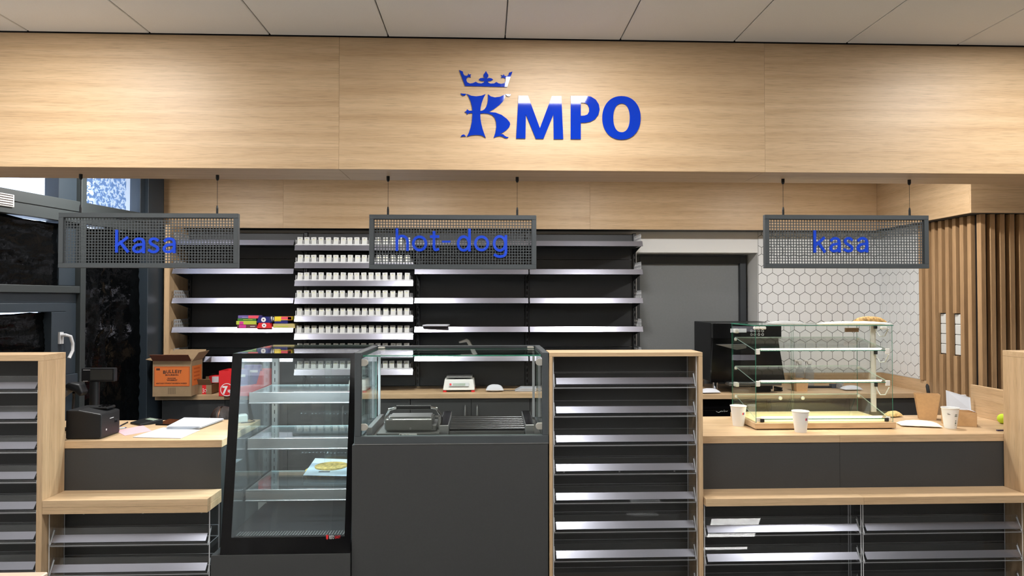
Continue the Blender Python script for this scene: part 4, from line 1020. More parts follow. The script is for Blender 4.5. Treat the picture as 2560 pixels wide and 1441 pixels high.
MB().pane(gxa + .008, xm + .01, pyb - .016, pyb - .011, zbs, zpt - .012).build('rear_door', [GLASS, GEDGE], pc); MB().pane(xm - .01, gxb - .008, pyb - .024, pyb - .019, zbs, zpt - .012).build('rear_door', [GLASS, GEDGE], pc)
for q, xx in enumerate((xm - .09, xm + .06)):
    o = MB().lathe([(.008, 0), (.012, .008), (.012, .016), (.006, .02)], n=14).build('door_knob', WPL, pc, smooth=True, local=True); o.rotation_euler = (math.pi / 2, 0, 0); o.location = Vector((xx, pyb - .024, zbs + .09)) - pc.location
CLR = mat('white_clear_bracket', (236, 232, 224), .3)
for i, (pf, pb_) in enumerate(((878, 845), (958, 917), (1036, 988))):
    yf_, yb_ = pyf + .03, pyb - .04
    za, zb2 = at(2060, pf, yf_)[1], at(1832, pb_, yb_)[1]
    if i == 2: za = zbs + .012
    s = MB().slab((gxa + .01, yf_, za), (gxb - .01, yf_, za), (gxb - .01, yb_, zb2), (gxa + .01, yb_, zb2), (0, 0, 1), .005).build('sloping_shelf', [GLASS, GEDGEL], pc)
    B('front_edge', GEDGE, s, (gxa + .01, gxb - .01, yf_ - .003, yf_ - .0005, za, za + .005))
    B('led_strip', LEDW, s, (gxa + .05, gxb - .05, yf_ + .012, yf_ + .02, za + .012, za + .015))
    B('led_profile', CLR, s, (gxa + .04, gxb - .04, yf_ + .023, yf_ + .027, za + .008, za + .014))
    for xa in (gxa + .006, gxb - .036):
        B('bracket', CLR, s, (xa, xa + .03, yf_ - .004, yf_ + .002, za - .02, za + .014), bev=.003)
    for xa in (gxa + .006, gxb - .02): B('rear_clip', CLR, s, (xa, xa + .014, yb_ - .012, yb_, zb2 - .018, zb2 - .001), bev=.002)
    if i < 2: area('pastry_light', ((gxa + gxb) / 2, yf_ + .03, za - .02), gxb - gxa - .1, .02, 1.1, (1, .93, .76))
for xx, zz in ((gxa + .05, zpt), (gxb - .05, zpt), (gxa + .012, zpt)): B('corner_clamp', CLR, pc, (xx - .018, xx + .018, pyf + .008, pyf + .03, zz - .026, zz - .009), bev=.004)
xla, zla = at(2112, 826, pyb - .03)
B('door_latch', mat('bronze_latch', (150, 122, 96), .35, metal=.6), pc, (xla, xla + .09, pyb - .04, pyb - .026, zla - .012, zla + .016), bev=.002)
xpp = at(2182, 920, pyb - .05)[0]
pp = B('power_post', CLR, pc, (xpp - .017, xpp + .017, pyb - .06, pyb - .05, zbs, zpt - .01), bev=.001)
for i, pf in enumerate((820, 884, 965)):
    z_ = at(2200, pf, pyb - .07)[1]; x2 = xpp + .03
    mb = MB(); mb.tube([(xpp + .012, pyb - .066, z_), (xpp + .014, pyb - .08, z_ - .03), (xpp + .02, pyb - .1, z_ - .055), (xpp + .035, pyb - .13, z_ - .05), (x2 + .012, pyb - .16, z_ - .0)], .0035, 8); mb.build('cable', WPL, pp, smooth=True)
    B('plug', MATT, pp, (xpp + .002, xpp + .02, pyb - .075, pyb - .06, z_ - .006, z_ + .02), bev=.002)
for xx in (pxa + .05, pxb - .05): B('edge_block', MATT, pc, (xx - .012, xx + .012, pyf + .012, pyf + .02, zbs, zbs + .02), bev=.001)
for q, (px, py) in enumerate(((1835, 828), (1835, 962))):
    x_, z_ = at(px, py, pyb - .05); B('hinge', CLR, pc, (gxa + .006, gxa + .03, pyb - .06, pyb - .02, z_ - .014, z_ + .014), bev=.003)
# ================================================================== THINGS ON THE COUNTERS
CUPW = mat('white_cup_board', (236, 235, 232), .6)
def cup(label, px, py, prints):
    x, y = atZ(px, py, ZW)
    y = y + .033
    t = thing('paper_cup', label, 'cup', (x, y, ZW), group='white paper cups on the pastry counter')
    n = 28
    MB().lathe([(.031, .004), (.033, 0), (.0335, .004), (.0475, .118), (.0495, .1195), (.0505, .122), (.0495, .1245), (.047, .123), (.0465, .118), (.0325, .008)], n=n).build('cup_wall', CUPW, t, smooth=True, local=True)
    for (a0, a1, z0, z1, m) in prints:      # small printed patch on the curved wall
        mb = MB(); k = 6; vs = []
        for j in range(k + 1):
            a = math.radians(a0 + (a1 - a0) * j / k - 90)
            for z in (z0, z1):
                r = .0335 + (.0475 - .0335) * (z - .004) / .114 + .0004; vs.append((r * math.cos(a), r * math.sin(a), z))
        mb.add(vs, [(2 * j, 2 * j + 2, 2 * j + 3, 2 * j + 1) for j in range(k)]); mb.build('print', m, t, local=True)
    return t
GREYB = mat('blue_print', (70, 110, 170), .6)
cup('white paper cup with a small red and blue print beside the pastry case end', 1851, 1067, [(14, 24, .072, .086, RED), (24, 34, .072, .086, GREYB)])
cup('white paper cup with a small red and blue print in front of the pastry case', 2008, 1083, [(14, 24, .072, .086, RED), (24, 34, .072, .086, GREYB)])
SAGE = mat('sage_print', (110, 120, 112), .7)
cup('white paper cup with grey print standing by the open box', 2385, 1073, [(-2, 22, .074, .08, SAGE), (0, 20, .083, .089, SAGE), (6, 16, .045, .052, SAGE), (5, 19, .03, .04, SAGE), (8, 14, .02, .027, SAGE), (-52, -34, .085, .088, INK), (-56, -40, .092, .094, INK)])

def hexthing(name, label, cat, pts_bottom, pts_top, m, group=None):
    cx = sum(p[0] for p in pts_bottom) / 4; cyy = sum(p[1] for p in pts_bottom) / 4; z = min(p[2] for p in pts_bottom)
    t = thing(name, label, cat, (cx, cyy, z), group=group)
    return t
# kraft fries box
x, y = atZ(2325, 1050, ZW); 
t = thing('fries_box', 'tapered kraft cardboard fries box standing behind the paper bag', 'food box', (x, y + .03, ZW), math.radians(-25))
def taper(wb, wt, db, dt, h, th=.0012):
    mb = MB(); s = [(-wb, -db), (wb, -db), (wb, db), (-wb, db)]; u = [(-wt, -dt), (wt, -dt), (wt, dt), (-wt, dt)]
    for i in range(4):
        a, b, c, d = s[i], s[(i + 1) % 4], u[(i + 1) % 4], u[i]
        mb.hexa([(a[0], a[1], 0), (b[0], b[1], 0), (b[0] * .97, b[1] * .97, 0), (a[0] * .97, a[1] * .97, 0), (d[0], d[1], h), (c[0], c[1], h), (c[0] * .97, c[1] * .97, h), (d[0] * .97, d[1] * .97, h)])
    mb.box(-wb, wb, -db, db, 0, .001)
    return mb
taper(.048, .071, .03, .042, .165).build('box_wall', KRAFT, t, local=True)
# black handled brush behind it
x2, z2 = at(2310, 958, 4.5)
t = thing('brush', 'black handled brush leaning behind the fries box', 'brush', (x2, 4.42, ZW))
MB().tube([(0, 0, .006), (0, .03, .14)], .006, 10).build('shaft', GPL, t, smooth=True, local=True)
MB().tube([(0, .03, .14), (0, .033, .15), (0, .045, .205), (0, .048, .218)], [.007, .0105, .0105, .005], 12).build('grip', MATT, t, smooth=True, local=True)
MB().box(-.02, .02, -.012, .012, 0, .02).build('bristles', MATT, t, local=True)
# open takeaway box
xa, ya = atZ(2345, 1062, ZW); xb, yb = atZ(2443, 1070, ZW)
t = thing('takeaway_box', 'open kraft takeaway box with raised white lid next to the printed cup', 'food box', ((xa + xb) / 2, (ya + yb) / 2 + .06, ZW))
h = .088; yb0 = min(ya, yb) + .005; d = .1
mb = MB()
mb.box(xa, xb, yb0, yb0 + .0015, ZW, ZW + h).box(xa, xa + .0015, yb0, yb0 + d, ZW, ZW + h).box(xb - .0015, xb, yb0, yb0 + d, ZW, ZW + h).box(xa, xb, yb0 + d - .0015, yb0 + d, ZW, ZW + h).box(xa, xb, yb0, yb0 + d, ZW, ZW + .0015)
mb.build('tray', KRAFT, t)
MB().slab((xa + .03, yb0 + d, ZW + h), (xb - .005, yb0 + d, ZW + h), (xb + .0, yb0 + d + .04, ZW + h + .075), (xa + .035, yb0 + d + .04, ZW + h + .115), (0, -1, .3), .0015, (0, 0)).build('lid', PAPER, t)
MB().slab((xb - .0015, yb0 + .02, ZW + h), (xb - .0015, yb0 + d - .02, ZW + h), (xb - .04, yb0 + d - .02, ZW + h + .012), (xb - .04, yb0 + .02, ZW + h + .012), (0, 0, 1), .0012, (0, 0)).build('side_flap', PAPER, t)
t.rotation_euler = (0, 0, math.radians(-22)); t.location.x += .06; t.location.y += .035
x3, z3 = at(2410, 990, 4.48)
t = tag(MB().box(x3 - .028, x3 + .024, 4.49, 4.505, ZW, z3 + .004).build('white_card', PAPER, bev=.001), 'small white card standing behind the open takeaway box', 'card')
# paper bag, wrapper, ball
def pillow(L, W, H, n=14, sharp=.45):
    mb = MB(); vs = []; fs = []
    for s_ in (1, -1):
        for j in range(n + 1):
            for i in range(n + 1):
                u, v = i / n * 2 - 1, j / n * 2 - 1
                hh = H * max(0, (1 - abs(u) ** 2.6)) ** .6 * max(0, (1 - abs(v) ** 2.2)) ** .6
                vs.append((u * L, v * W, (hh if s_ > 0 else -hh * .25) + random.uniform(-.0015, .0015) * (hh > .003)))
    m = (n + 1) ** 2
    for s_ in (0, 1):
        for j in range(n):
            for i in range(n):
                k = s_ * m + j * (n + 1) + i; q = (k, k + 1, k + n + 2, k + n + 1); fs.append(q if s_ == 0 else q[::-1])
    mb.add(vs, fs); return mb
CREAM = mat('cream_paper', (244, 236, 214), .75)
x, y = atZ(2298, 1066, ZW)
t = thing('paper_bag', 'flat cream paper bag lying beside the pastry case base', 'paper bag', (x, y, ZW + .009), math.radians(-16))
pillow(.115, .055, .026).build('bag', CREAM, t, smooth=True, local=True)
x, y = atZ(2245, 1046, ZW)
t = thing('food_wrapper', 'crumpled printed wrapper with leftover bread behind the paper bag', 'wrapper', (x, y + .05, ZW + .01), math.radians(12))
pillow(.05, .035, .03).build('wrapper', BREAD, t, smooth=True, local=True)
x, y = atZ(2502, 1047, ZW)
mb = MB(); mb.lathe([(.031 * math.sin(math.pi * k / 12) + 1e-4, .031 - .031 * math.cos(math.pi * k / 12)) for k in range(13)], n=20)
o = mb.build('tennis_ball', BALL, smooth=True); o.location = (3.255, 4.196, ZW); tag(o, 'lime green ball half hidden behind the end cabinet', 'ball')
x, y = atZ(2500, 1078, ZW)
o = MB().box(-.02, .03, -.009, .009, 0, .007).build('marker_cap', mat('dark_violet_plastic', (52, 44, 84), .4), bev=.003); o.location = (x, y, ZW); tag(o, 'small dark violet cap lying by the end cabinet', 'cap')
# on top of the pastry case
x, z_ = at(1964, 806, pyf + .2)
t = thing('plastic_bag', 'clear plastic bag lying on top of the pastry case', 'bag', (x, pyf + .2, zpt + .003))
pillow(.115, .06, .016).build('film', BAGM, t, smooth=True, local=True)
x, z_ = at(2128, 806, pyf + .2)
t = thing('paper_bag', 'long pale paper bag lying on top of the pastry case', 'paper bag', (x, pyf + .17, zpt + .003), math.radians(2))
pillow(.225, .05, .014).build('bag', CREAM, t, smooth=True, local=True)
x, z_ = at(2180, 793, pyf + .27)
t = thing('seeded_baguette', 'seeded baguette half behind the long paper bag', 'bread', (x, pyf + .3, zpt + .009), math.radians(3))
pillow(.105, .03, .036).build('crust', mat('seeded_crust', (178, 142, 86), .8, noise=.55, nscale=70), t, smooth=True, local=True)

# coffee machine
my0 = 5.66; mxa, mxb = at(1783, 900, my0)[0], at(1955, 900, my0)[0]; mzt = at(1800, 808, my0)[1]; mzb = ZW + .085
t = thing('coffee_machine', 'large black coffee machine on steel feet behind the pastry case', 'coffee machine', ((mxa + mxb) / 2, 5.9, ZW))
B('body', BLACK, t, (mxa, mxb, my0 + .06, 6.18, mzb, mzt), bev=.006)
zh = at(1800, 847, my0)[1]
hd_ = B('control_head', BLACKG, t, (mxa + .002, mxb - .002, my0, my0 + .06, zh, mzt - .004), bev=.004)
for i in range(2):
    for j in range(2):
        for k in range(2):
            px = (1878.5, 1897, 1906.5, 1887)[i * 2 + k]; pz = at(px, 828 + 9 * j, my0)
            o = MB(); n = 16
            o.lathe([(.0105, -.0006), (.0105, .0006), (.0085, .0006), (.0085, -.0006)], n=n); q = o.build('button_ring', WPL, hd_, local=True); q.rotation_euler = (math.pi / 2, 0, 0); q.location = Vector((pz[0], my0 - .001, pz[1])) - ORG[hd_.name]
B('silver_badge', GPL, t, (at(1826, 830, my0)[0], at(1866, 830, my0)[0], my0 - .002, my0, at(1826, 832, my0)[1], at(1826, 822, my0)[1]))
zk = at(1800, 862, my0)[1]
MB().prism([(mxa + .03, zk), (mxa + .28, zk + .004), (mxa + .28, zk - .03), (mxa + .2, zk - .045), (mxa + .05, zk - .006)], 'y', my0 - .01, my0 + .06).build('spout_visor', STEELD, t, bev=.002)
MB().prism([(mxa + .01, zh), (mxb - .02, zh), (mxb + .04, mzb), (mxa - .01, mzb)], 'y', my0 + .03, my0 + .062).build('brew_bay', BLACKG, t)
B('drip_tray', STEELD, t, (mxa + .12, mxb - .02, my0 - .04, my0 + .06, mzb - .02, mzb + .006), bev=.003)
for xx in (mxa + .05, mxb - .05):
    for yy in (my0 + .1, 6.12): MB().lathe([(.022, 0), (.022, .085)], xx - t.location.x, yy - t.location.y, 14).build('foot', CHROME, t, smooth=True, local=True)
# items on the coffee worktop
def spray(label, px):
    x, _ = at(px, 970, 6.12); t = thing('spray_bottle', label, 'bottle', (x, 6.12, ZW), group='spray bottles on the coffee worktop')
    MB().lathe([(.036, 0), (.038, .01), (.038, .12), (.03, .15), (.014, .175), (.014, .195)], n=18).build('bottle', PETG, t, smooth=True, local=True)
    MB().prism([(-.016, .195), (.016, .195), (.02, .225), (-.055, .24), (-.055, .222), (-.02, .215)], 'y', -.012, .012).build('trigger_head', WPL, t, bev=.003, local=True)
    MB().prism([(-.03, .215), (-.022, .215), (-.03, .17), (-.038, .17)], 'y', -.006, .006).build('trigger', WPL, t, local=True)
spray('clear spray bottle with white trigger nearer the coffee machine', 2000); spray('clear spray bottle with white trigger nearer the side wall', 2024)
x, y = atZ(2007, 980, ZW)
t = thing('kraft_pot', 'brown cardboard pot standing before the spray bottles', 'pot', (x, y + .06, ZW)); taper(.046, .055, .046, .055, .105).build('pot_wall', KRAFT, t, local=True)
def smallbox(name, label, cat, px0, px1, py0, py1, Y, d, m, bev=.003):
    a, _ = at(px0, py1, Y); b, zt_ = at(px1, py0, Y)
    t = MB().box(a, b, Y, Y + d, ZW, max(zt_, ZW + .01)).build(name, m, bev=bev); return tag(t, label, cat)
smallbox('card_terminal', 'black square device beside the coffee machine foot', 'device', 1888, 1926, 963, 978, 5.72, .1, BLACK)
t = thing('stapler', 'black stapler lying next to the square device', 'stapler', (at(1938, 975, 5.8)[0], 5.8, ZW), math.radians(-35))
MB().box(-.06, .06, -.014, .014, 0, .012).build('base', BLACK, t, local=True, bev=.002); MB().prism([(-.06, .02), (.055, .012), (.06, .03), (-.055, .045)], 'y', -.012, .012).build('arm', BLACK, t, local=True, bev=.003)
t = thing('flat_brush', 'dark flat brush lying on the coffee worktop', 'brush', (at(2060, 968, 5.95)[0], 5.95, ZW))
MB().box(-.15, .06, -.012, .012, 0, .02).build('handle', MATT, t, local=True, bev=.003); MB().box(.06, .15, -.025, .025, 0, .035).build('bristles', mat('grey_bristle', (74, 80, 92), .9, bump=.8, bscale=300), t, local=True)
t = thing('sugar_jar', 'small glass jar with metal lid on the coffee worktop', 'jar', (at(2100, 972, 5.9)[0], 5.9, ZW))
MB().lathe([(.03, 0), (.032, .006), (.032, .05)], n=18).build('jar', PETG, t, smooth=True, local=True); MB().lathe([(.03, .05), (.03, .062), (.012, .066), (.012, .08)], n=18).build('lid', STEEL, t, smooth=True, local=True)
t = thing('napkins', 'crumpled white napkins beside the glass jar', 'napkins', (at(2125, 975, 5.82)[0], 5.8, ZW + .012)); pillow(.08, .05, .03).build('napkin', PAPER, t, smooth=True, local=True)
t = thing('paper_bag', 'white paper bag lying under the coffee machine', 'paper bag', (at(1773, 975, 5.68)[0], 5.68, ZW + .01), .1); pillow(.08, .06, .028).build('bag', PAPER, t, smooth=True, local=True)

# scale, bag and router on the back worktop
sy = 5.80; a, z1 = at(1107, 978, sy)[0], at(1107, 948, sy)[1]; b = at(1187, 978, sy)[0]
def scale(label, a, b, group='white counter scales'):
    t = thing('counter_scale', label, 'scale', ((a + b) / 2, sy + .1, ZW), group=group); w2 = (b - a) / 2
    MB().hexa([(-w2, -.1, .016), (w2, -.1, .016), (w2, .13, .016), (-w2, .13, .016), (-w2 * .9, -.065, .105), (w2 * .9, -.065, .105), (w2 * .94, .13, .105), (-w2 * .94, .13, .105)]).build('housing', WPL, t, local=True, bev=.008)
    MB().hexa([(-w2 * .62, -.0985, .05), (w2 * .62, -.0985, .05), (w2 * .62, -.09, .05), (-w2 * .62, -.09, .05), (-w2 * .62, -.083, .078), (w2 * .62, -.083, .078), (w2 * .62, -.08, .078), (-w2 * .62, -.08, .078)]).build('display', mat('scale_panel', (196, 200, 202), .4), t, local=True)
    MB().hexa([(-w2 * .38, -.0975, .056), (w2 * .4, -.0975, .056), (w2 * .4, -.09, .056), (-w2 * .38, -.09, .056), (-w2 * .38, -.086, .073), (w2 * .4, -.086, .073), (w2 * .4, -.08, .073), (-w2 * .38, -.08, .073)]).build('lcd', LCD, t, local=True)
    MB().hexa([(-w2 * .58, -.098, .058), (-w2 * .46, -.098, .058), (-w2 * .46, -.09, .058), (-w2 * .58, -.09, .058), (-w2 * .58, -.087, .073), (-w2 * .46, -.087, .073), (-w2 * .46, -.08, .073), (-w2 * .58, -.08, .073)]).build('red_mark', RED, t, local=True)
    MB().box(-w2 * .8, w2 * .85, -.07, .13, .118, .132).build('weighing_plate', STEEL, t, local=True, bev=.004); MB().box(-w2 * .3, w2 * .3, -.02, .08, .105, .118).build('plate_support', BLACK, t, local=True)
    for xx in (-w2 * .88, w2 * .88):
        for yy in (-.08, .11): MB().lathe([(.016, 0), (.016, .014)], xx, yy, 12).build('foot', RED, t, local=True)
    return t
scale('white counter scale with red feet in the middle of the back worktop', a, b)
scale('white counter scale with red feet partly behind the case post', at(868, 980, sy)[0], at(926, 980, sy)[0])
t = thing('paper_bag', 'small white paper bag lying right of the scale', 'paper bag', (at(1237, 975, sy)[0], sy + .03, ZW + .016), .0); pillow(.075, .045, .045).build('bag', PAPER, t, smooth=True, local=True)
t = thing('keyboard', 'grey flat keyboard with cable at the end of the back worktop', 'keyboard', (at(1325, 977, sy)[0], sy + .06, ZW), 0)
MB().prism([(-.13, .004), (-.1, 0), (.16, 0), (.16, .03), (-.07, .034)], 'y', -.06, .07).build('body', mat('light_grey_plastic', (176, 178, 184), .5), t, local=True, bev=.004)
mb = MB(); mb.tube([(-.12, 0, .006), (-.17, -.02, .006), (-.24, .0, .006), (-.3, .02, .006)], .003, 6); mb.build('cable', BLACK, t, smooth=True, local=True)

# cardboard boxes on the back worktop, window end
by = 5.61
(bxa, _), (bxb, bzt) = at(381, 990, by), at(478, 903, by); bd = .22
t = thing('carton', 'open brown bottle carton with a large orange label on the back worktop', 'box', ((bxa + bxb) / 2, by + bd / 2, ZW))
mb = MB(); th = .004
mb.box(bxa, bxb, by, by + th, ZW, bzt).box(bxa, bxb, by + bd - th, by + bd, ZW, bzt).box(bxa, bxa + th, by + th, by + bd - th, ZW, bzt).box(bxb - th, bxb, by + th, by + bd - th, ZW, bzt).box(bxa, bxb, by, by + bd, ZW, ZW + th)
mb.build('carton_body', KRAFTD, t, bev=.001)
fl_ = MB().slab((bxa, by, bzt), (bxb, by, bzt), (bxb - .006, by - .045, bzt + .052), (bxa - .006, by - .045, bzt + .052), (0, 1, .6), .004, (0, 0)).build('front_flap', KRAFTI, t)
MB().slab((bxb, by + .01, bzt), (bxb, by + bd - .01, bzt), (bxb + .05, by + bd + .01, bzt + .07), (bxb + .05, by + .02, bzt + .07), (1, 0, -.5), .004, (0, 0)).build('side_flap', KRAFTD, t)
MB().slab((bxa, by + .01, bzt), (bxa, by + bd - .01, bzt), (bxa - .075, by + bd - .01, bzt + .02), (bxa - .06, by + .01, bzt + .01), (-.2, 0, 1), .004, (0, 0)).build('side_flap', KRAFTD, t)
MB().slab((bxa, by + bd, bzt), (bxb, by + bd, bzt), (bxb + .01, by + bd + .05, bzt + .075), (bxa, by + bd + .05, bzt + .075), (0, 1, 0), .004, (0, 0)).build('rear_flap', KRAFTD, t)
def bp(px, py): return at(px, py, by)
(lx0, lz1), (lx1, lz0) = bp(386, 917), bp(474, 966)
lbl = B('orange_label', ORANGE, t, (lx0, lx1, by - .0012, by, lz0, lz1))
b_ = .005
B('label_border', ORANGED, lbl, (lx0, lx1, by - .0018, by - .0012, lz1 - b_, lz1), (lx0, lx1, by - .0018, by - .0012, lz0, lz0 + b_), (lx0, lx0 + b_, by - .0018, by - .0012, lz0 + b_, lz1 - b_), (lx1 - b_, lx1, by - .0018, by - .0012, lz0 + b_, lz1 - b_))
def btxt(s, p0, p1, t_, b2, bold=0.02):
    (a, zt_), (b, zb_) = bp(p0, t_), bp(p1, b2); return text_fit(s, 'lettering', a, b, zb_, zt_, by - .0022, INK, lbl, .0008, bold=bold)
for ch, p0, p1, dy in zip('BULLEIT', (408, 416, 424, 431, 438, 445.8, 448.8), (415, 422.5, 429.5, 436.5, 444, 447.8, 454.5), (1.5, .4, -.3, -.6, -.3, .3, .8)):
    btxt(ch, p0, p1, 925.5 + dy, 933.5 + dy)
btxt('BOURBON', 414, 446, 936, 940); btxt('FRONTIER', 419, 440, 945, 947.5); btxt('WHISKEY', 417, 444, 949, 953); btxt('KENTUCKY STRAIGHT BOURBON WHISKEY', 391, 468, 957.5, 960.5, .01)
for k in range(2): (a, zt_), (b, zb_) = bp(391, 921.5 + 2.6 * k), bp(400, 923.3 + 2.6 * k); B('small_print', INK, lbl, (a, b, by - .0022, by - .0018, zb_, zt_))
bars = MB(); (q0, qz1), (q1, qz0) = bp(420, 970), bp(440, 986)
for k in range(9): bars.box(q0 + (q1 - q0) * k / 9, q0 + (q1 - q0) * (k + (.35 if k % 2 else .65)) / 9, by - .0008, by, qz0, qz1)
bars.build('barcode', BARC, t)
sl_ = MB().box(bxb, bxb + .0012, by + .02, by + bd - .02, lz0, lz1).build('side_label', ORANGE, t)
for k in range(4): MB().box(bxb + .0012, bxb + .0018, by + .05, by + bd - .06, lz1 - .03 - k * .03, lz1 - .018 - k * .03).build('side_print', ORANGED, sl_)
# small box with red tape
(sxa, _), (sxb, szt) = at(491, 987, 5.75), at(529, 963, 5.75); sd = .17
t = thing('carton', 'small open brown carton with red tape between the bottle carton and red carton', 'box', ((sxa + sxb) / 2, 5.75 + sd / 2, ZW))
mb = MB(); mb.box(sxa, sxb, 5.75, 5.753, ZW, szt).box(sxa, sxb, 5.75 + sd, 5.753 + sd, ZW, szt).box(sxa, sxa + .003, 5.753, 5.75 + sd, ZW, szt).box(sxb - .003, sxb, 5.753, 5.75 + sd, ZW, szt).box(sxa, sxb, 5.75, 5.75 + sd, ZW, ZW + .003); mb.build('carton_body', KRAFTD, t)
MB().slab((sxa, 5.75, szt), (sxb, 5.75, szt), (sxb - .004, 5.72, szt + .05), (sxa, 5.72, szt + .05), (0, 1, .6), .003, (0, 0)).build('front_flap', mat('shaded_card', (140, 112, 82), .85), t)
MB().slab((sxa, 5.753 + sd, szt), (sxb, 5.753 + sd, szt), (sxb, 5.77 + sd, szt + .05), (sxa, 5.77 + sd, szt + .05), (0, 1, 0), .003, (0, 0)).build('rear_flap', KRAFTD, t)
tp = B('red_tape', RED, t, ((sxa * .62 + sxb * .38), (sxa * .2 + sxb * .8) - .02, 5.749, 5.75, ZW, szt - .0005))
text_fit('23', 'tape_print', sxa * .6 + sxb * .4 + .002, sxa * .52 + sxb * .48, ZW + .012, ZW + .05, 5.7485, WHT, tp, .0005, bold=.01)
o = MB().lathe([(.012, -.0005), (.012, .0005), (.009, .0005), (.009, -.0005)], n=18).build('tape_emblem', WHT, tp, local=True); o.rotation_euler = (math.pi / 2, 0, 0); o.location = Vector(((sxa + sxb) / 2 + .012, 5.7487, ZW + .03)) - ORG[tp.name]
x, _ = at(540, 945, 5.88)
t = thing('carton', 'small red and white carton lying on the open brown carton', 'box', (x, 5.86, szt + .002)); MB().box(-.05, .03, 0, .12, 0, .06).build('carton_body', RED, t, local=True, bev=.001); MB().box(-.025, .03, -.001, .0, .005, .055).build('white_label', PAPER, t, local=True)
# red drinks carton
ry = 5.62
(rxa, _), (rxb, rzt) = at(547, 990, ry), at(660, 928, ry); rd = .2
zl1 = at(547, 928, ry)[1]
t = thing('carton', 'red printed drinks tray carton holding purple packs behind the cake cabinet', 'box', ((rxa + rxb) / 2, ry + rd / 2, ZW))
mb = MB()
mb.prism([(rxa, ZW), (rxb, ZW), (rxb, zl1 + .0), (rxb - .03, zl1), (rxb - .06, ZW + .1), (rxa + .1, ZW + .07), (rxa + .085, zl1), (rxa, zl1)], 'y', ry, ry + .003)
mb.box(rxa, rxa + .003, ry + .003, ry + rd, ZW, zl1).box(rxb - .003, rxb, ry + .003, ry + rd, ZW, zl1).box(rxa, rxb, ry, ry + rd, ZW, ZW + .003).box(rxa, rxb, ry + rd - .003, ry + rd, ZW, zl1)
mb.build('carton_body', RED, t)
(ex, ez) = at(567, 975, ry); er = .052
me = curve_mesh('emblem_ring', [[(ex + er * math.cos(k * math.pi / 18), ez + er * math.sin(k * math.pi / 18)) for k in range(36)], [(ex + er * .9 * math.cos(k * math.pi / 18), ez + er * .9 * math.sin(k * math.pi / 18)) for k in range(36)]], .0008, WHT)
obj_from(me, 'emblem_ring', (0, ry - .0009, 0), t)
text_fit('7', 'emblem_numeral', ex - .035, ex + .008, ez - .036, ez + .03, ry - .001, WHT, t, .0008, bold=.04); text_fit('up', 'emblem_lettering', ex + .008, ex + .036, ez - .03, ez + .0, ry - .001, WHT, t, .0008, bold=.03)
for q, (dx, zz, rr) in enumerate(((.02, ZW + .11, .25), (.10, ZW + .14, -.15))):
    o = MB().box(rxa + .06 + dx, rxa + .19 + dx, ry + .06 + q * .06, ry + .11 + q * .06, zz, zz + .10).build('purple_pack', PURPLE, bev=.002); tag(o, 'purple snack pack leaning in the red carton, %s' % ('front one' if q == 0 else 'rear one'), 'snack pack', 'purple packs in the red carton')
    MB().box(rxa + .08 + dx, rxa + .17 + dx, ry + .0585 + q * .06, ry + .06 + q * .06, zz + .04, zz + .06).build('print', WHT, o)
    bx_ = MB().box(rxa + .06 + dx, rxa + .19 + dx, ry + .06 + q * .06, ry + .11 + q * .06, ZW + .0035, zz - .001).build('purple_pack', PURPLE, bev=.002); tag(bx_, 'lower purple snack pack under the %s leaning one' % ('front' if q == 0 else 'rear'), 'snack pack', 'purple packs in the red carton')

# ------------------------------------------------------------------ till counter
# receipt printer
(pa, py_), (pb, _) = atZ(165, 1100, ZW), atZ(250, 1102, ZW)
py0 = max(py_, YCF + .02)
x0 = at(163, 1098, py0)[0]; x1 = at(252, 1098, py0)[0]; zt1 = at(200, 1032, py0)[1]; pdp = .2
t = thing('receipt_printer', 'boxy black receipt printer at the edge of the till counter', 'printer', ((x0 + x1) / 2, py0 + pdp / 2, ZW))
MB().prism([(x0, ZW + .001), (x1, ZW + .001), (x1, zt1 - .012), (x1 - .03, zt1 - .006), (x0 + .07, zt1 + .012), (x0, zt1 + .012)], 'y', py0, py0 + pdp).build('housing', BLACK, t, bev=.008)
MB().box(x0 + .07, x1 - .02, py0 + .1, py0 + pdp - .01, zt1 + .0, zt1 + .014).build('paper_lid', BLACK, t, bev=.004)
for k in range(3): MB().box(x1 - .075 + k * .02, x1 - .067 + k * .02, py0 + .11, py0 + pdp - .03, zt1 + .014, zt1 + .018).build('lid_rib', BLACKG, t)
B('feed_button', GPL, t, (x1 - .0005, x1 + .0008, py0 + .05, py0 + .06, ZW + .04, ZW + .05)); B('name_plate', GPL, t, (x1 - .0005, x1 + .0008, py0 + .09, py0 + .13, ZW + .1, ZW + .104)); B('status_lights', BLACKG, t, (x1 - .0005, x1 + .0008, py0 + .14, py0 + .17, ZW + .07, ZW + .09))
# customer display
cyp = 4.33; (da, dzt), (db, dzb) = at(203, 921, cyp), at(286, 955, cyp)
t = thing('customer_display', 'black customer price display on a pole behind the receipt printer', 'display', ((da + db) / 2, cyp + .05, ZW))
dm = (da + db) / 2
B('housing', BLACK, t, (da, db, cyp, cyp + .035, dzb, dzt), bev=.004); B('screen', mat('grey_filter_screen', (52, 52, 50), .3), t, (da + .055, db - .012, cyp - .001, cyp, dzb + .012, dzt - .01)); B('name_strip', GPL, t, (da + .012, da + .055, cyp - .001, cyp, dzt - .013, dzt - .01))
B('name_strip', GPL, t, (da + .012, da + .04, cyp - .001, cyp, dzb + .004, dzb + .006))
MB().tube([(dm - .03, cyp + .02, ZW + .02), (dm - .03, cyp + .02, dzb)], .028, 14).build('pole', BLACK, t, smooth=True); B('foot', BLACK, t, (dm - .12, dm + .05, cyp - .04, cyp + .1, ZW, ZW + .02), bev=.004)
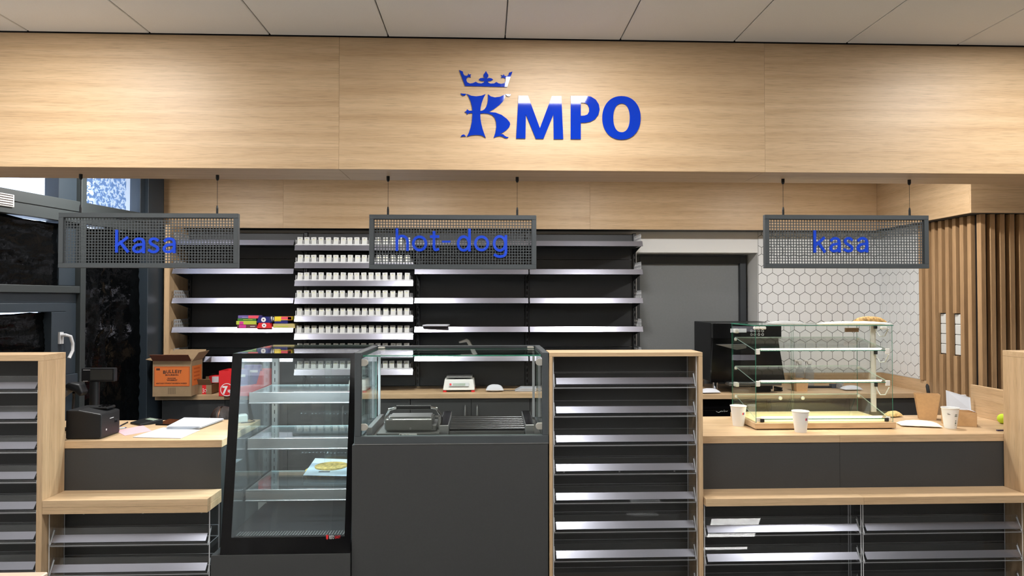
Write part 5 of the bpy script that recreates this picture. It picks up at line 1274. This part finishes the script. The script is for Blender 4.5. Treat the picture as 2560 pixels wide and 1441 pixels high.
# barcode scanner on stand
cy2 = 4.22; (sx_, sz_) = at(193, 970, cy2)
t = thing('barcode_scanner', 'grey handheld barcode scanner resting in a stand behind the printer', 'scanner', (sx_ - .03, cy2, ZW))
MB().lathe([(.05, ZW), (.05, ZW + .012), (.012, ZW + .02)], sx_ - .03, cy2, 18).build('stand_base', BLACK, t); MB().tube([(sx_ - .03, cy2, ZW + .015), (sx_ - .03, cy2 + .02, sz_ - .06), (sx_ - .02, cy2, sz_ - .03)], .008, 10).build('stand_neck', BLACK, t, smooth=True)
GR = mat('dark_grey_rubber', (88, 89, 89), .5)
MB().tube([(sx_ - .13, cy2, sz_ - .11), (sx_ - .09, cy2, sz_ - .05), (sx_ - .045, cy2, sz_ - .012), (sx_ - .02, cy2, sz_ + .004)], [.016, .019, .021, .022], 12).build('handle', GR, t, smooth=True)
MB().prism([(sx_ - .06, sz_ + .018), (sx_ - .03, sz_ + .036), (sx_ + .03, sz_ + .022), (sx_ + .05, sz_ - .025), (sx_ + .035, sz_ - .05), (sx_ - .005, sz_ - .02), (sx_ - .045, sz_ - .006)], 'y', cy2 - .034, cy2 + .034).build('head', BLACK, t, bev=.008, smooth=True)
# papers, calculator, tablet, pens
def quadZ(pix, z): return [(*atZ(px, py, z), z) for px, py in pix]
def flat(name, label, cat, pix, z, th, m, bev=0):
    q = quadZ(pix, z); cx = sum(p[0] for p in q) / 4; cyy = sum(p[1] for p in q) / 4
    t = thing(name, label, cat, (cx, cyy, z)); MB().hexa([*q, *[(p[0], p[1], p[2] + th) for p in q]]).build('sheet', m, t, bev=bev); return t
flat('pink_paper', 'single pink sheet of paper next to the receipt printer', 'paper', [(289, 1078), (312, 1090), (380, 1078), (357, 1064)], ZW + .0005, .0006, PINK)
flat('paper_sheet', 'large white sheet of paper lying near the front edge of the till counter', 'paper', [(332, 1094), (452, 1097), (500, 1076), (408, 1070)], ZW + .0015, .002, PAPER)
q = [(418, 1073), (500, 1073), (558, 1052), (462, 1050)]
t = sheet_stack('paper_stack', 'thick stack of white printed papers on the till counter', 'paper', quadZ(q, ZW + .004), ZW + .004, 7, .0022, PAPER, .006)
ln = MB(); top = ZW + .004 + 7 * .0022
for k in range(9):
    u = .08 + .09 * k; Q = quadZ(q, top); a = Vector(Q[0]).lerp(Vector(Q[3]), u); b = Vector(Q[1]).lerp(Vector(Q[2]), u); a, b = a.lerp(b, .1), a.lerp(b, .8)
    ln.hexa([(a.x, a.y, top), (b.x, b.y, top), (b.x, b.y + .003, top), (a.x, a.y + .003, top), (a.x, a.y, top + .0004), (b.x, b.y, top + .0004), (b.x, b.y + .003, top + .0004), (a.x, a.y + .003, top + .0004)])
ln.build('print_line', mat('grey_text', (190, 192, 200), .8), t)
q = quadZ([(325, 1061), (350, 1066), (408, 1058), (372, 1052)], ZW); cx = sum(p[0] for p in q) / 4; cyy = sum(p[1] for p in q) / 4
t = thing('calculator', 'black desk calculator behind the pink sheet', 'calculator', (cx, cyy, ZW))
MB().hexa([*q, *[(p[0], p[1], p[2] + .012 + .012 * (i > 1)) for i, p in enumerate(q)]]).build('body', BLACK, t, bev=.003)
a, b = Vector(q[3]).lerp(Vector(q[0]), .15), Vector(q[2]).lerp(Vector(q[1]), .15); a2, b2 = Vector(q[3]).lerp(Vector(q[0]), .4), Vector(q[2]).lerp(Vector(q[1]), .4)
MB().hexa([(*p.xy, ZW + zz) for p, zz in ((a2.lerp(b2, .3), .0205), (a2.lerp(b2, .9), .0205), (a.lerp(b, .9), .0235), (a.lerp(b, .3), .0235))] + [(*p.xy, ZW + zz) for p, zz in ((a2.lerp(b2, .3), .0222), (a2.lerp(b2, .9), .0222), (a.lerp(b, .9), .0252), (a.lerp(b, .3), .0252))]).build('screen', LCD, t)
flat('tablet', 'black tablet lying beside the calculator', 'tablet', [(388, 1064), (424, 1065), (455, 1053), (423, 1051)], ZW, .009, BLACKG, .002)
def pen(label, p0, p1, m):
    a, b = Vector((*atZ(*p0, ZW), ZW + .0045)), Vector((*atZ(*p1, ZW), ZW + .0045))
    t = thing('pen', label, 'pen', ((a + b) / 2 - Vector((0, 0, .0045)))); d = (b - a).normalized()
    MB().tube([a, b], .0042, 8).build('barrel', m, t, smooth=True); MB().tube([a - d * .012, a], [.001, .004], 8).build('tip', NAVY, t); return t
pen('dark ball pen pointing at the receipt printer', (301, 1067), (319, 1058), BLACK); pen('clear ball pen with blue cap lying on the till counter', (312, 1072), (290, 1075), mat('clear_pen', (180, 190, 200), .3))
x, y = atZ(604, 1054, ZW)
t = thing('power_adapter', 'white power adapter with thin cable at the corner of the till counter', 'adapter', (x, YCB - .1, ZW), .5)
MB().box(-.045, .045, -.03, .03, 0, .05).build('body', WPL, t, local=True, bev=.008)
mb = MB(); mb.tube([(.045, 0, .02), (.07, .01, .01), (.09, -.02, .004), (.06, -.05, .004), (.0, -.05, .004)], .0025, 6); mb.build('cable', BLACK, t, smooth=True, local=True)
mb = MB(); mb.tube([(-.0, 0, .05), (-.01, .0, .09), (-.03, .0, .17), (-.045, .0, .25)], .0025, 6); mb.build('cable', BLACK, t, smooth=True, local=True)
# ================================================================== PERSON CROUCHING BEHIND THE TILL COUNTER
hxp, hzp = at(549, 1019, 4.92)
per = thing('person', 'person with dark parted hair crouching behind the till counter, only the head top showing', 'person', (hxp, 5.1, 0), math.radians(4))
V, E_, Rd = [], [], []
def jv(p, r, par=None):
    V.append(p); Rd.append(r if isinstance(r, tuple) else (r, r))
    if par is not None: E_.append((par, len(V) - 1))
    return len(V) - 1
hz = hzp - .115
pel = jv((0, .12, .24), (.14, .11)); wai = jv((0, .08, .36), (.13, .10), pel); che = jv((0, -.02, .50), (.15, .105), wai); nb = jv((0, -.08, .60), (.07, .06), che); nk = jv((0, -.12, hz - .10), (.05, .05), nb)
for s in (-1, 1):
    hp = jv((s * .09, .10, .22), (.085, .085), pel); kn = jv((s * .17, -.24, .42), (.062, .062), hp); an = jv((s * .14, -.02, .09), (.038, .04), kn); he = jv((s * .14, -.05, .045), (.04, .035), an); to = jv((s * .15, -.20, .03), (.04, .022), he)
    sh = jv((s * .165, -.04, .55), (.06, .06), che); el = jv((s * .25, -.22, .40), (.042, .042), sh); wr_ = jv((s * .16, -.36, .46), (.028, .026), el); pm = jv((s * .12, -.42, .47), (.034, .016), wr_)
    for q, (dx, L_) in enumerate(((-.03, .05), (-.01, .066), (.01, .072), (.028, .064))):
        k = jv((s * (.115 + dx * .9), -.45, .475), (.009, .009), pm); k2 = jv((s * (.11 + dx), -.45 - L_ * .5, .462), (.0085, .0085), k); jv((s * (.108 + dx), -.45 - L_ * .75, .435), (.007, .007), k2)
    th_ = jv((s * .09, -.40, .455), (.011, .011), pm); jv((s * .07, -.435, .44), (.009, .009), th_)
me = bpy.data.meshes.new('body'); me.from_pydata(V, E_, [])
body = bpy.data.objects.new('body', me); C.objects.link(body); body.parent = per; ORG[body.name] = Vector((0, 0, 0))
sk = body.modifiers.new('skin', 'SKIN'); sk.use_smooth_shade = True
if not me.skin_vertices: pass
for i, d in enumerate(me.skin_vertices[0].data): d.radius = Rd[i]; d.use_root = (i == 0)
body.modifiers.new('sub', 'SUBSURF').levels = 2; body.modifiers['sub'].render_levels = 2
me.materials.append(CLOTH)
# head, tipped forward, with face and ears
def headmesh(f, n=24, m=18):
    mb = MB(); vs = []
    for j in range(m + 1):
        t_ = math.pi * j / m
        for i in range(n):
            a = 2 * math.pi * i / n; vs.append(f(a, t_))
    fs = [(j * n + i, j * n + (i + 1) % n, (j + 1) * n + (i + 1) % n, (j + 1) * n + i) for j in range(m) for i in range(n)]
    mb.add(vs, fs); return mb
TILT = Matrix.Rotation(math.radians(38), 4, 'X')   # chin towards the chest
def hp_(p): q = TILT @ Vector(p); return (q.x, q.y - .15, q.z + hz)
def hf(a, t_):
    x, y, z = .076 * math.sin(t_) * math.cos(a), .098 * math.sin(t_) * math.sin(a), .115 * math.cos(t_)
    if z < -.03: x *= 1 - .35 * ((-z - .03) / .085); y = y * (1 - .15 * ((-z - .03) / .085)) - .01 * ((-z - .03) / .085)
    if y < 0:
        y -= .022 * math.exp(-((x / .012) ** 2 + ((z + .02) / .022) ** 2)); y += .008 * (math.exp(-(((x - .032) / .014) ** 2 + ((z - .005) / .012) ** 2)) + math.exp(-(((x + .032) / .014) ** 2 + ((z - .005) / .012) ** 2)))
        y -= .006 * math.exp(-((x / .022) ** 2 + ((z + .062) / .008) ** 2))
    return hp_((x, y, z))
hd_o = headmesh(hf, 40, 30).build('head', SKIN, per, smooth=True, local=True)
for s in (-1, 1):
    mb = MB(); mb.tube([hp_((s * .076, .0, .02)), hp_((s * .086, .012, .03)), hp_((s * .088, .018, .0)), hp_((s * .078, .006, -.03))], [.006, .009, .008, .005], 8); mb.build('ear', SKIN, hd_o, smooth=True, local=True)
    e_ = MB(); e_.lathe([(.011 * math.sin(math.pi * k / 8) + 1e-4, -.011 * math.cos(math.pi * k / 8)) for k in range(9)], n=12); o = e_.build('eye', WPL, hd_o, smooth=True, local=True); o.location = hp_((s * .032, -.083, .005))
rn = random.Random(3)
for s in (-1, 1):       # hair falls to both sides of the parting
    mb = MB(); n, m = 34, 22; vs = []; fs = []
    for j in range(m + 1):
        for i in range(n + 1):
            th_ = .06 + .02 * math.sin(i * .7) + (1.95 - .06) * j / m          # angle from the parting plane down the side
            ph = -1.12 + (2.9) * i / n                  # front to back
            r = 1.07 + .006 * math.sin(i * 1.3 + j * .15) + rn.uniform(-.006, .006) + (.10 if j > 14 else 0) * (j - 14) / 8
            x = s * math.sin(th_) * .080 * r; c = math.cos(th_)
            y = math.sin(ph) * .104 * r * (max(.25, abs(c)) ** .35); z = (c * math.cos(ph)) * .118 * r if j < 16 else (c * .118 * r)
            vs.append(hp_((x, y, z)))
    for j in range(m):
        for i in range(n):
            k = j * (n + 1) + i; fs.append((k, k + 1, k + n + 2, k + n + 1))
    mb.add(vs, fs); o = mb.build('hair', HAIR, per, smooth=True, local=True); md = o.modifiers.new('thickness', 'SOLIDIFY'); md.thickness = .006
